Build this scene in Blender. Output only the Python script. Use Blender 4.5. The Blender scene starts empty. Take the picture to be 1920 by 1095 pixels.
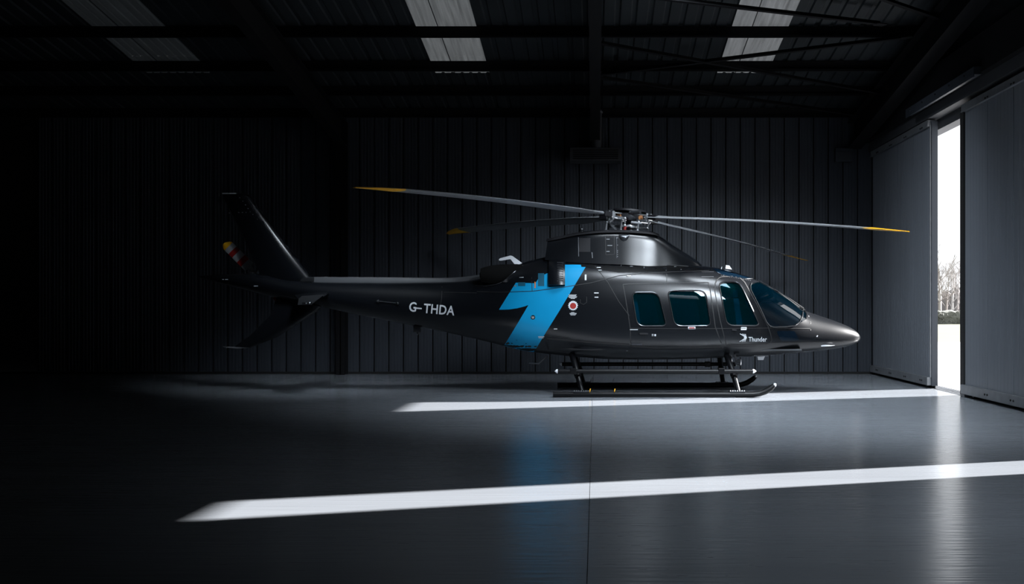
import bpy, bmesh, math, random
import numpy as np
from mathutils import Vector, Matrix
from mathutils.bvhtree import BVHTree
random.seed(7)
SC = bpy.context.scene
COL = SC.collection
F = 1926.0            # focal length in pixels of the 1920 px wide frame
CX, CY, CH = 1116.0, 574.0, 1.51
ROOFK = 0.144
BACK = 22.9
DOORX = 6.15

# ------------------------------------------------------------------ camera, sky, sun, lights
cam = bpy.data.cameras.new('camera'); camo = bpy.data.objects.new('camera', cam); COL.objects.link(camo)
camo.location = (0, 0, CH); camo.rotation_euler = (math.radians(90), 0, 0)
cam.lens = 36.0 * F / 1920.0; cam.sensor_width = 36.0
cam.shift_x = -(CX - 960) / 1920.0; cam.shift_y = (CY - 547.5) / 1920.0
cam.clip_end = 1000
SC.camera = camo
SC.view_settings.view_transform = 'Standard'
SC.view_settings.look = 'None'
SC.view_settings.gamma = 1.0
SC.view_settings.use_curve_mapping = False
SC.view_settings.exposure = 0.0

w = bpy.data.worlds.new('world'); SC.world = w; w.use_nodes = True
nt = w.node_tree; nt.nodes.clear()
bg = nt.nodes.new('ShaderNodeBackground'); wo = nt.nodes.new('ShaderNodeOutputWorld')
bg.inputs[0].default_value = (0.93, 0.96, 1.0, 1); bg.inputs[1].default_value = 1.55
nt.links.new(bg.outputs[0], wo.inputs[0])

SUN_AZ = (-1.0, -0.30); SUN_EL = math.radians(26.0)
sl = bpy.data.lights.new('sun', 'SUN'); so = bpy.data.objects.new('sun', sl); COL.objects.link(so)
hd = Vector((SUN_AZ[0], SUN_AZ[1], 0)).normalized() * math.cos(SUN_EL) + Vector((0, 0, -math.sin(SUN_EL)))
so.rotation_euler = hd.to_track_quat('-Z', 'Y').to_euler()
so.location = (12, 20, 9)
sl.energy = 37.0; sl.angle = math.radians(0.8); sl.color = (1.0, 0.98, 0.97)

def area(name, loc, target, sx, sy, power, spread, color=(0.81, 0.905, 1.0)):
    l = bpy.data.lights.new(name, 'AREA'); o = bpy.data.objects.new(name, l); COL.objects.link(o)
    l.shape = 'RECTANGLE'; l.size = sx; l.size_y = sy; l.energy = power; l.spread = math.radians(spread); l.color = color
    o.location = loc
    o.rotation_euler = (Vector(target) - Vector(loc)).to_track_quat('-Z', 'Y').to_euler()
    return o
# added fill lamps under the roof, out of view, for helicopter, floor and door
area('fill_lamp_near', (4.1, 9.3, 6.95), (2.0, 15.6, 0.4), 1.6, 2.6, 300, 68)
area('fill_lamp_front', (3.2, 4.6, 6.9), (2.6, 8.8, 0.0), 1.6, 2.4, 62, 80)
area('fill_lamp_mid', (2.3, 15.5, 6.62), (1.9, 18.2, 1.0), 4.2, 1.7, 215, 95)
area('fill_lamp_door', (1.2, 16.2, 6.5), (6.15, 19.8, 1.8), 1.2, 1.0, 34, 66)
area('fill_lamp_left', (-2.8, 14.4, 6.7), (-4.5, 18.0, 2.4), 1.0, 2.0, 34, 40)

# ------------------------------------------------------------------ materials
def mat(name, col, rough=0.5, metal=0.0, noise=0.0, nscale=4.0, bump=0.0, bscale=60.0, stretch=(1, 1, 1), coat=0.0, rnoise=0.0, spec=0.5):
    m = bpy.data.materials.new(name); m.use_nodes = True
    t = m.node_tree; b = t.nodes['Principled BSDF']
    b.inputs['Base Color'].default_value = (*col, 1); b.inputs['Roughness'].default_value = rough
    b.inputs['Metallic'].default_value = metal; b.inputs['Coat Weight'].default_value = coat
    b.inputs['Coat Roughness'].default_value = 0.12
    b.inputs['Specular IOR Level'].default_value = spec
    tc = t.nodes.new('ShaderNodeTexCoord'); mp = t.nodes.new('ShaderNodeMapping')
    t.links.new(tc.outputs['Object'], mp.inputs[0]); mp.inputs['Scale'].default_value = stretch
    if noise > 0 or rnoise > 0:
        n = t.nodes.new('ShaderNodeTexNoise'); n.inputs['Scale'].default_value = nscale; n.inputs['Detail'].default_value = 5
        t.links.new(mp.outputs[0], n.inputs[0])
        if noise > 0:
            r = t.nodes.new('ShaderNodeMapRange'); r.inputs[3].default_value = 1 - noise; r.inputs[4].default_value = 1 + noise
            t.links.new(n.outputs[0], r.inputs[0])
            r.inputs[1].default_value = 0.25; r.inputs[2].default_value = 0.75
            mx = t.nodes.new('ShaderNodeMix'); mx.data_type = 'RGBA'; mx.blend_type = 'MULTIPLY'; mx.inputs[0].default_value = 1
            mx.inputs[6].default_value = (*col, 1); t.links.new(r.outputs[0], mx.inputs[7])
            t.links.new(mx.outputs[2], b.inputs['Base Color'])
        if rnoise > 0:
            r2 = t.nodes.new('ShaderNodeMapRange'); r2.inputs[1].default_value = 0.25; r2.inputs[2].default_value = 0.75
            r2.inputs[3].default_value = rough - rnoise; r2.inputs[4].default_value = rough + rnoise
            t.links.new(n.outputs[0], r2.inputs[0]); t.links.new(r2.outputs[0], b.inputs['Roughness'])
    if bump > 0:
        n2 = t.nodes.new('ShaderNodeTexNoise'); n2.inputs['Scale'].default_value = bscale; n2.inputs['Detail'].default_value = 3
        t.links.new(mp.outputs[0], n2.inputs[0])
        bp = t.nodes.new('ShaderNodeBump'); bp.inputs['Strength'].default_value = bump; bp.inputs['Distance'].default_value = 0.01
        t.links.new(n2.outputs[0], bp.inputs['Height']); t.links.new(bp.outputs[0], b.inputs['Normal'])
    return m

def emis(name, col, strength, streak=True):
    m = bpy.data.materials.new(name); m.use_nodes = True; t = m.node_tree; b = t.nodes['Principled BSDF']
    b.inputs['Base Color'].default_value = (0.08, 0.08, 0.08, 1); b.inputs['Roughness'].default_value = 0.6
    b.inputs['Emission Color'].default_value = (*col, 1); b.inputs['Emission Strength'].default_value = strength
    if streak:
        tc = t.nodes.new('ShaderNodeTexCoord'); mp = t.nodes.new('ShaderNodeMapping'); mp.inputs['Scale'].default_value = (9, 0.5, 0.5)
        n = t.nodes.new('ShaderNodeTexNoise'); n.inputs['Scale'].default_value = 1.6; n.inputs['Detail'].default_value = 4
        r = t.nodes.new('ShaderNodeMapRange'); r.inputs[1].default_value = 0.3; r.inputs[2].default_value = 0.7
        r.inputs[3].default_value = strength * 0.6; r.inputs[4].default_value = strength * 1.3
        t.links.new(tc.outputs['Object'], mp.inputs[0]); t.links.new(mp.outputs[0], n.inputs[0]); t.links.new(n.outputs[0], r.inputs[0])
        t.links.new(r.outputs[0], b.inputs['Emission Strength'])
    return m

def glassmat(name, tint, refl=1.0, rough=0.02, dc=(0, .3, .34), dm=.12, ior=1.55):
    m = bpy.data.materials.new(name); m.use_nodes = True; t = m.node_tree; t.nodes.clear()
    o = t.nodes.new('ShaderNodeOutputMaterial'); tr = t.nodes.new('ShaderNodeBsdfTransparent'); g = t.nodes.new('ShaderNodeBsdfGlossy')
    tr.inputs[0].default_value = (*tint, 1); g.inputs[0].default_value = (refl, refl, refl, 1); g.inputs['Roughness'].default_value = rough
    fr = t.nodes.new('ShaderNodeFresnel'); fr.inputs[0].default_value = ior
    df = t.nodes.new('ShaderNodeBsdfDiffuse'); df.inputs[0].default_value = (*dc, 1)
    m0 = t.nodes.new('ShaderNodeMixShader'); m0.inputs[0].default_value = dm
    t.links.new(tr.outputs[0], m0.inputs[1]); t.links.new(df.outputs[0], m0.inputs[2])
    mx = t.nodes.new('ShaderNodeMixShader'); t.links.new(fr.outputs[0], mx.inputs[0])
    t.links.new(m0.outputs[0], mx.inputs[1]); t.links.new(g.outputs[0], mx.inputs[2]); t.links.new(mx.outputs[0], o.inputs[0])
    return m

M = {}
M['floor'] = mat('polished_concrete', (0.19, 0.205, 0.225), 0.22, noise=0.08, nscale=0.9, bump=0.5, bscale=9.0, stretch=(0.16, 2.2, 1), spec=0.5)
M['floor_tile'] = M['floor']
M['wall'] = mat('dark_clad_steel', (0.033, 0.039, 0.050), 0.50, metal=0.2, noise=0.14, nscale=2.0, stretch=(3, 3, 0.2))
M['wall2'] = mat('dark_plain_steel', (0.03, 0.032, 0.037), 0.7, noise=0.1)
M['joint'] = mat('black_joint', (0.004, 0.004, 0.005), 0.8, noise=0.05)
M['roof'] = mat('dark_roof_sheet', (0.010, 0.014, 0.017), 0.65, noise=0.15, nscale=1.5)
M['beam'] = mat('black_steelwork', (0.005, 0.005, 0.006), 0.75, noise=0.15, spec=0.15)
M['door'] = mat('grey_door_sheet', (0.17, 0.185, 0.21), 0.42, metal=0.15, noise=0.07, nscale=1.2, stretch=(1, 3, 0.2))
M['rail'] = mat('galvanised_rail', (0.22, 0.23, 0.245), 0.42, metal=0.5, noise=0.15, nscale=6)
M['paint'] = mat('satin_black_paint', (0.0038, 0.0046, 0.0062), 0.27, metal=0.0, noise=0.03, nscale=2, coat=0.0, spec=0.42)
M['paint'].node_tree.nodes['Principled BSDF'].inputs['Coat Roughness'].default_value = 0.22
M['paint_side'] = M['paint']
M['carbon'] = mat('matt_black', (0.006, 0.006, 0.008), 0.55, noise=0.1, spec=0.3)
M['soot'] = mat('sooty_black', (0.003, 0.003, 0.003), 0.9, noise=0.1, spec=0.1)
M['gear'] = mat('black_gear_paint', (0.0022, 0.0023, 0.003), 0.38, noise=0.05, spec=0.22)
M['blue'] = mat('sky_blue_paint', (0.002, 0.235, 0.47), 0.42, noise=0.02, spec=0.25)
M['white'] = mat('white_lettering', (0.55, 0.57, 0.60), 0.5, noise=0.02)
M['antenna'] = mat('white_antenna_plastic', (0.72, 0.74, 0.78), 0.4, noise=0.03)
M['red'] = mat('red_print', (0.30, 0.02, 0.015), 0.5, noise=0.04)
M['orange'] = mat('orange_mark', (0.6, 0.16, 0.03), 0.5, noise=0.04)
M['metal'] = mat('bright_machined_metal', (0.55, 0.57, 0.60), 0.28, metal=0.85, noise=0.08, nscale=20)
M['darkmetal'] = mat('dark_metal', (0.05, 0.052, 0.058), 0.35, metal=0.7, noise=0.15, nscale=20)
M['blade'] = mat('grey_blade', (0.20, 0.21, 0.225), 0.35, metal=0.2, noise=0.06, nscale=3)
M['yellow'] = mat('yellow_tip_paint', (0.85, 0.42, 0.01), 0.4, noise=0.04)
M['tred'] = mat('dark_red_band', (0.30, 0.012, 0.01), 0.45, noise=0.04)
M['twhite'] = mat('pale_grey_band', (0.34, 0.36, 0.38), 0.45, noise=0.05)
M['cyan_part'] = mat('blue_bearing', (0.01, 0.10, 0.6), 0.4, noise=0.04)
M['copper'] = mat('copper_bearing', (0.55, 0.25, 0.10), 0.4, metal=0.5, noise=0.04)
M['seam'] = mat('dark_seam', (0.004, 0.004, 0.005), 0.6, noise=0.04)
M['rim'] = mat('satin_window_rim', (0.05, 0.053, 0.058), 0.22, metal=0.7, noise=0.05)
M['glass'] = glassmat('teal_tinted_glass', (0.04, 0.42, 0.52), 0.4, 0.02, (0, .26, .32), .02)
M['windglass'] = glassmat('blue_tinted_glass', (0.06, 0.34, 0.50), 1.0, 0.02, (0, .06, .12), .03, 2.4)
M['lens'] = mat('clear_lamp_lens', (0.6, 0.63, 0.66), 0.08, metal=0.6, noise=0.03)
M['seat'] = mat('teal_grey_leather', (0.42, 0.46, 0.48), 0.5, noise=0.08)
M['cabin'] = mat('dark_cabin_lining', (0.05, 0.055, 0.06), 0.7, noise=0.08)
M['greywhite'] = mat('pale_apron_concrete', (0.48, 0.48, 0.48), 0.8, noise=0.05, nscale=0.3)
M['grass'] = mat('pale_winter_grass', (0.088, 0.092, 0.062), 0.9, noise=0.12, nscale=0.4)
M['hedge'] = mat('grey_green_hedge', (0.13, 0.135, 0.12), 0.9, noise=0.3, nscale=6)
M['bark'] = mat('haze_paled_bark', (0.24, 0.215, 0.205), 0.9, noise=0.2, nscale=6)  # distance haze is put into the pale colour of both barks
M['bark2'] = mat('hazy_grey_bark', (0.34, 0.32, 0.31), 0.9, noise=0.2, nscale=6)
M['timber'] = mat('weathered_timber', (0.45, 0.44, 0.42), 0.8, noise=0.1)
M['sky_bright'] = emis('rooflight_bright', (0.90, 0.95, 1.0), 0.13)
M['sky_mid'] = emis('rooflight_mid', (0.90, 0.96, 1.0), 0.095)
M['sky_dim'] = emis('rooflight_dim', (0.75, 0.90, 1.0), 0.006)

# ------------------------------------------------------------------ helpers
class MB:
    def __init__(s): s.v = []; s.f = []
    def add(s, v, f):
        n = len(s.v); s.v += [tuple(p) for p in v]; s.f += [tuple(i + n for i in q) for q in f]; return s
    def box(s, x0, x1, y0, y1, z0, z1):
        v = [(x0, y0, z0), (x1, y0, z0), (x1, y1, z0), (x0, y1, z0), (x0, y0, z1), (x1, y0, z1), (x1, y1, z1), (x0, y1, z1)]
        return s.add(v, [(0, 3, 2, 1), (4, 5, 6, 7), (0, 1, 5, 4), (1, 2, 6, 5), (2, 3, 7, 6), (3, 0, 4, 7)])
    def tube(s, pts, rad, n=12, cap=True, flat=None):
        pts = [Vector(p) for p in pts]; R = rad if isinstance(rad, (list, tuple)) else [rad] * len(pts)
        rings = []; up = None
        for i, p in enumerate(pts):
            d = (pts[min(i + 1, len(pts) - 1)] - pts[max(i - 1, 0)]).normalized()
            if up is None:
                up = Vector((0, 0, 1)) if abs(d.z) < 0.9 else Vector((0, 1, 0))
            a = d.cross(up).normalized(); b = a.cross(d).normalized(); up = b
            rings.append([p + (a * math.cos(2 * math.pi * k / n) + b * math.sin(2 * math.pi * k / n) * (flat or 1)) * R[i] for k in range(n)])
        v = [q for r in rings for q in r]; f = []
        for i in range(len(pts) - 1):
            for k in range(n):
                f.append((i * n + k, i * n + (k + 1) % n, (i + 1) * n + (k + 1) % n, (i + 1) * n + k))
        if cap:
            f.append(tuple(reversed(range(n)))); f.append(tuple((len(pts) - 1) * n + k for k in range(n)))
        return s.add(v, f)
    def bar(s, a, b, wx, wz, upv=(0, 0, 1)):
        a, b = Vector(a), Vector(b); d = (b - a).normalized(); u = Vector(upv)
        r = d.cross(u).normalized(); u = r.cross(d).normalized()
        v = []
        for p in (a, b):
            for sx, sz in ((-1, -1), (1, -1), (1, 1), (-1, 1)): v.append(p + r * sx * wx / 2 + u * sz * wz / 2)
        return s.add(v, [(3, 2, 1, 0), (4, 5, 6, 7), (0, 1, 5, 4), (1, 2, 6, 5), (2, 3, 7, 6), (3, 0, 4, 7)])
    def prism(s, poly, axis, a, b):   # poly: list of 2D points, extruded along axis from a to b
        n = len(poly); v = []
        for q in (a, b):
            for p in poly:
                v.append((q, p[0], p[1]) if axis == 'x' else ((p[0], q, p[1]) if axis == 'y' else (p[0], p[1], q)))
        f = [tuple(range(n)), tuple(reversed(range(n, 2 * n)))]
        for i in range(n): f.append((i, i + n, (i + 1) % n + n, (i + 1) % n))
        return s.add(v, f)
    def grid(s, rows):               # rows of equal length
        n = len(rows[0]); v = [p for r in rows for p in r]; f = []
        for i in range(len(rows) - 1):
            for k in range(n - 1): f.append((i * n + k, i * n + k + 1, (i + 1) * n + k + 1, (i + 1) * n + k))
        return s.add(v, f)
    def ball(s, c, r, n=10, m=7):
        rows = []
        rx, ry, rz = r if isinstance(r, (tuple, list)) else (r, r, r)
        for i in range(m + 1):
            t = math.pi * i / m
            rows.append([(c[0] + rx * math.sin(t) * math.cos(2 * math.pi * k / n), c[1] + ry * math.sin(t) * math.sin(2 * math.pi * k / n), c[2] + rz * math.cos(t)) for k in range(n + 1)])
        return s.grid(rows)
ORG = {}
def build(name, mb, m, parent=None, origin=(0, 0, 0), smooth=False, angle=35, bevel=0.0, weld=True):
    me = bpy.data.meshes.new(name)
    o0 = Vector(ORG.get(parent.name, (0, 0, 0))) if parent else Vector(origin)
    if isinstance(mb, MB):
        me.from_pydata([tuple(Vector(p) - o0) for p in mb.v], [], mb.f)
    else:
        mb.to_mesh(me); mb.free(); me.transform(Matrix.Translation(-o0))
    bm = bmesh.new(); bm.from_mesh(me)
    if weld: bmesh.ops.remove_doubles(bm, verts=bm.verts, dist=1e-5)
    bmesh.ops.recalc_face_normals(bm, faces=bm.faces)
    if bevel > 0:
        es = [e for e in bm.edges if len(e.link_faces) == 2 and e.calc_face_angle(0) > 0.5]
        bmesh.ops.bevel(bm, geom=es, offset=bevel, segments=2, affect='EDGES', profile=0.7)
    bm.to_mesh(me); bm.free()
    if smooth:
        me.polygons.foreach_set('use_smooth', [True] * len(me.polygons)); me.set_sharp_from_angle(angle=math.radians(angle))
    me.materials.append(m)
    o = bpy.data.objects.new(name, me); COL.objects.link(o)
    if parent: o.parent = parent; ORG[o.name] = tuple(o0)
    else: o.location = o0; ORG[o.name] = tuple(o0)
    return o
def tag(o, label=None, cat=None, group=None, kind=None):
    if label: o['label'] = label
    if cat: o['category'] = cat
    if group: o['group'] = group
    if kind: o['kind'] = kind
    return o
def empty(name, loc, label=None, cat=None, group=None, kind=None):
    o = bpy.data.objects.new(name, None); COL.objects.link(o); o.location = loc; ORG[o.name] = tuple(loc); o.empty_display_size = 0.2
    return tag(o, label, cat, group, kind)
def W(px, py, Y): return Vector(((px - CX) / F * Y, Y, CH + (CY - py) / F * Y))
def roofz(Y):
    return 5.78 + (BACK - Y) * ROOFK if Y >= 9 else 5.78 + (BACK - 9) * ROOFK - (9 - Y) * ROOFK
def pchip(x, y):
    x = np.array(x, float); y = np.array(y, float); h = np.diff(x); d = np.diff(y) / h; m = np.zeros_like(y)
    for i in range(1, len(x) - 1):
        if d[i - 1] * d[i] > 0:
            w1 = 2 * h[i] + h[i - 1]; w2 = h[i] + 2 * h[i - 1]; m[i] = (w1 + w2) / (w1 / d[i - 1] + w2 / d[i])
    m[0] = d[0]; m[-1] = d[-1]
    def f(q):
        q = np.clip(q, x[0], x[-1]); i = np.clip(np.searchsorted(x, q) - 1, 0, len(x) - 2); t = (q - x[i]) / h[i]
        return ((1 + 2 * t) * (1 - t) ** 2 * y[i] + t * (1 - t) ** 2 * h[i] * m[i] + t * t * (3 - 2 * t) * y[i + 1] + t * t * (t - 1) * h[i] * m[i + 1])
    return f

# ------------------------------------------------------------------ the hangar
XL, XR, YF = -14.0, 6.5, -4.6
# floor slab with a shallow saw-cut joint every few metres
fl = empty('floor', (0, 9, 0), 'grey polished concrete hangar floor', 'floor', kind='structure')
cutx = [XL, -6.3, -0.045, 6.18]; cuty = [YF, 3.4, 13.0, BACK]
for i in range(3):
    for j in range(3):
        b = MB().box(cutx[i] + 0.002, cutx[i + 1] - 0.002, cuty[j] + 0.002, cuty[j + 1] - 0.002, -0.15, 0.0)
        build('floor_slab', b, M['floor'], fl)
build('floor_base', MB().box(XL, 6.18, YF, BACK, -0.25, -0.012), M['joint'], fl)
# back wall: cladding panels with ribs, each its own piece
wb = empty('wall_back', (0, BACK, 0), 'dark ribbed steel cladding on the back wall of the hangar', 'wall', kind='structure')
build('backing', MB().box(XL, XR + 0.1, BACK + 0.06, BACK + 0.2, -0.25, 6.0), M['joint'], wb)
PW = 0.3265
def wall_panel_mesh():
    e = 0.012; xs = [(e, 0.05), (e, 0.0)]
    prof = [(e, 0.05), (e + 0.004, 0.0)]
    for k in range(4):
        c = 0.055 + k * 0.072
        prof += [(c - 0.008, 0.0), (c - 0.003, -0.005), (c + 0.003, -0.005), (c + 0.008, 0.0)]
    prof += [(PW - e - 0.004, 0.0), (PW - e, 0.05)]
    b = MB(); b.grid([[(x, y, 0.0) for x, y in prof], [(x, y, 5.85) for x, y in prof]])
    return b
k0 = None; x = XR - PW
k = 0
while x > -12.5:
    if k0 is None:
        k0 = build('wall_panel', wall_panel_mesh(), M['wall'], wb); k0.location = (x, 0, 0)
        for v in k0.data.vertices: v.co.y += BACK
    else:
        o = k0.copy(); COL.objects.link(o); o.location = (x, 0, 0)
    x -= PW; k += 1
tag(build('baseboard_back', MB().box(XL, XR, BACK - 0.03, BACK + 0.02, 0, 0.05), M['joint']), 'thin black base flashing along the back wall', 'baseboard', kind='structure')
tag(build('wall_left', MB().box(XL - 0.2, XL, YF - 0.2, BACK + 0.3, -0.25, 8.3), M['wall2']), 'black side wall lost in the dark on the left', 'wall', kind='structure')
tag(build('wall_front', MB().box(XL, XR + 0.4, YF - 0.2, YF, -0.25, 8.3), M['wall2']), 'dark front wall behind the viewer', 'wall', kind='structure')
# right wall: gable above the doors and the strip between the far door and the corner
b = MB()
b.prism([(YF, 4.76), (BACK + 0.1, 4.76), (BACK + 0.1, roofz(BACK) + 0.1), (9, roofz(9) + 0.1), (YF, roofz(YF) + 0.1)], 'x', 6.32, 6.55)
b.box(6.32, 6.55, 22.6, BACK + 0.1, -0.05, 4.8)
tag(build('wall_right', b, M['wall2']), 'dark gable wall above the sliding doors', 'wall', kind='structure')

# roof: profiled sheets, ridge over the viewer; gaps are filled by the roof lights
ce = empty('ceiling', (0, 9, roofz(9)), 'dark profiled steel roof sloping down to the back wall', 'ceiling', kind='structure')
def sheet(x0, x1, Y0, Y1, dz=0.0, rib=0.30, h=0.03, th=0.04):
    prof = []; n = max(1, round((x1 - x0) / rib)); r = (x1 - x0) / n
    for i in range(n):
        a = x0 + i * r
        prof += [(a, 0), (a + r * 0.60, 0), (a + r * 0.68, h), (a + r * 0.92, h)]
    prof.append((x1, 0))
    m_ = MB()
    bot = [[(px_, Y, roofz(Y) + dz + q) for px_, q in prof] for Y in (Y0, Y1)]
    top = [[(px_, Y, roofz(Y) + dz + q + th) for px_, q in prof] for Y in (Y0, Y1)]
    m_.grid(bot); m_.grid(top)
    n1 = len(prof)
    m_.grid([[bot[0][0], bot[1][0]], [top[0][0], top[1][0]]]); m_.grid([[bot[0][-1], bot[1][-1]], [top[0][-1], top[1][-1]]])
    m_.grid([bot[0], top[0]]); m_.grid([bot[1], top[1]])
    return m_
SKY = [(-8.9, -7.6), (-3.17, -2.10), (2.42, 3.42)]
edges = [XL - 0.2] + [e for s in SKY for e in s] + [XR + 0.2]
for i in range(0, len(edges), 2):
    x0, x1 = edges[i], edges[i + 1]; n = max(1, round((x1 - x0) / 1.05)); st = (x1 - x0) / n
    for j in range(n):
        build('roof_sheet', sheet(x0 + j * st, x0 + (j + 1) * st, 9.0, BACK + 0.25), M['roof'], ce)
build('roof_slope', sheet(XL - 0.2, XR + 0.2, YF - 0.2, 9.0), M['roof'], ce)
mats = ['sky_dim', 'sky_mid', 'sky_bright']
slabels = ['very dim translucent roof light far left above the dark', 'grey glowing translucent roof light left of the central rafter', 'brightest translucent roof light, behind the crossed roof braces']
for i, (x0, x1) in enumerate(SKY):
    wd = empty('window_%d' % (i + 1), ((x0 + x1) / 2, 18, roofz(18)), slabels[i], 'roof light', kind='structure')
    xm = x0 + (x1 - x0) * 0.36
    for a, c in ((x0, xm - 0.008), (xm + 0.008, x1)):
        for Y0, Y1 in ((9.0, 15.0), (15.0, 19.55), (19.55, 20.4)):
            build('pane', sheet(a, c, Y0 + 0.006, Y1 - 0.006, 0.0, rib=0.18, h=0.02), M[mats[i]], wd)
    build('seam_cap', MB().prism([(15.0, roofz(15.0) - 0.003), (20.4, roofz(20.4) - 0.003), (20.4, roofz(20.4) + 0.05), (15.0, roofz(15.0) + 0.05)], 'x', xm - 0.008, xm + 0.008), M['joint'], wd)
    # solid sheet between the last pane and the eaves
    build('roof_sheet', sheet(x0, x1, 20.4, BACK + 0.25), M['roof'], ce)

# steelwork
def purlin(Y, lab):
    zt = roofz(Y) - 0.01; m_ = MB()
    m_.box(XL, XR - 0.1, Y - 0.006, Y + 0.006, zt - 0.20, zt)
    m_.box(XL, XR - 0.1, Y - 0.07, Y, zt - 0.206, zt - 0.19); m_.box(XL, XR - 0.1, Y, Y + 0.07, zt - 0.016, zt)
    m_.box(XL, XR - 0.1, Y - 0.07, Y - 0.06, zt - 0.2, zt - 0.17)
    tag(build('purlin', m_, M['beam']), lab, 'roof beam', 'steel purlins under the roof', 'structure')
purlin(22.45, 'black steel purlin nearest the back wall eaves')
purlin(21.1, 'second black steel purlin up from the back wall')
purlin(19.75, 'third black steel purlin, below the lower end of the roof lights')
purlin(18.15, 'fourth black steel purlin, crossing the middle of the roof lights')
purlin(16.5, 'black steel purlin at the top edge of the picture')
def rafter(X, lab, wd=0.2, d=0.5):
    m_ = MB()
    for Y0, Y1 in ((9.0, BACK - 0.1), (YF, 9.0)):
        for (xa, xb, z0, z1) in ((X - wd / 2, X + wd / 2, -0.23, -0.21), (X - 0.01, X + 0.01, -0.23 - d, -0.21), (X - wd / 2, X + wd / 2, -0.25 - d, -0.23 - d)):
            m_.prism([(Y0, roofz(Y0) + z0), (Y1, roofz(Y1) + z0), (Y1, roofz(Y1) + z1), (Y0, roofz(Y0) + z1)], 'x', xa, xb)
    tag(build('rafter', m_, M['beam']), lab, 'roof beam', kind='structure')
rafter(0.0, 'black steel rafter running to the middle of the back wall')
rafter(-5.6, 'black steel rafter in the dark left part of the roof')
rafter(5.75, 'black steel rafter beside the sliding doors', 0.3, 0.55)
def column(X, Y0, Y1, lab):
    m_ = MB().box(X - 0.1, X + 0.1, Y0, Y0 + 0.02, 0, 5.6); m_.box(X - 0.1, X + 0.1, Y1 - 0.02, Y1, 0, 5.6); m_.box(X - 0.01, X + 0.01, Y0, Y1, 0, 5.6)
    tag(build('column', m_, M['beam']), lab, 'column', kind='structure')
column(-5.6, BACK - 0.33, BACK - 0.04, 'black steel column against the back wall at the dark left')
def brace(a, b_, lab):
    def pt(px, py, off=0.30):
        Y = (5.78 + BACK * ROOFK - CH - off) / ((CY - py) / F + ROOFK); return W(px, py, Y)
    A, B = pt(*a), pt(*b_)
    m_ = MB().bar(A, B, 0.09, 0.012); m_.bar(A + Vector((0, 0, 0.03)), B + Vector((0, 0, 0.03)), 0.012, 0.06)
    for q in (A, B): m_.bar(q + (B - A).normalized() * -0.09, q + (B - A).normalized() * 0.09, 0.16, 0.014)
    tag(build('roof_brace', m_, M['beam']), lab, 'roof brace', 'diagonal steel braces under the roof', 'structure')
brace((1128, 83), (1716, 188), 'long diagonal roof brace falling to the right above the nose')
brace((1128, 141), (1700, 71), 'diagonal roof brace rising to the right across the long one')
brace((1180, -8), (1650, 46), 'diagonal roof brace crossing the top of the bright roof light')
brace((1620, -12), (1866, 72), 'short roof brace at the top right corner')
brace((1132, 148), (1600, 216), 'lowest faint diagonal roof brace near the back wall')

# hanging heater with flue on the back wall
ht = empty('unit_heater', (0, BACK - 0.4, 4.7), 'black boxy heater with a vertical flue on the middle of the back wall', 'heater')
zb = CH + (CY - 304) / F * 22.5; zt = CH + (CY - 280) / F * 22.5
build('casing', MB().box(-0.55, 0.57, 22.25, 22.78, zb, zt), M['wall2'], ht, bevel=0.012)
b = MB()
for i in range(5): b.box(-0.48, 0.50, 22.225, 22.26, zb + 0.035 + i * 0.045, zb + 0.05 + i * 0.045)
build('louvre', b, M['beam'], ht)
build('flue', MB().tube([(0.03, 22.4, zt - 0.02), (0.03, 22.4, 5.78)], 0.115, 20), M['wall2'], ht, smooth=True)
build('collar', MB().tube([(0.03, 22.4, 5.72), (0.03, 22.4, 5.75)], 0.135, 20), M['rail'], ht, smooth=True)
for q in (-0.3, 0.28): build('bracket', MB().box(q, q + 0.04, 22.7, 22.885, zb + 0.1, zt - 0.05), M['beam'], ht)
# control box near the corner
cb = empty('control_box', (5.5, BACK - 0.1, 4.8), 'small dark control box high on the back wall beside the far door', 'box')
p0, p1 = W(1566, 303, 22.8), W(1598, 278, 22.8)
build('case', MB().box(p0.x, p1.x, BACK - 0.14, BACK - 0.004, p0.z, p1.z), M['wall'], cb, bevel=0.01)
build('lid', MB().box(p0.x + 0.03, p1.x - 0.03, BACK - 0.155, BACK - 0.135, p0.z + 0.03, p1.z - 0.08), M['wall2'], cb, bevel=0.005)
build('conduit', MB().tube([((p0.x + p1.x) / 2, BACK - 0.06, p1.z), ((p0.x + p1.x) / 2, BACK - 0.06, 5.75)], 0.02, 10), M['wall2'], cb, smooth=True)

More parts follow.
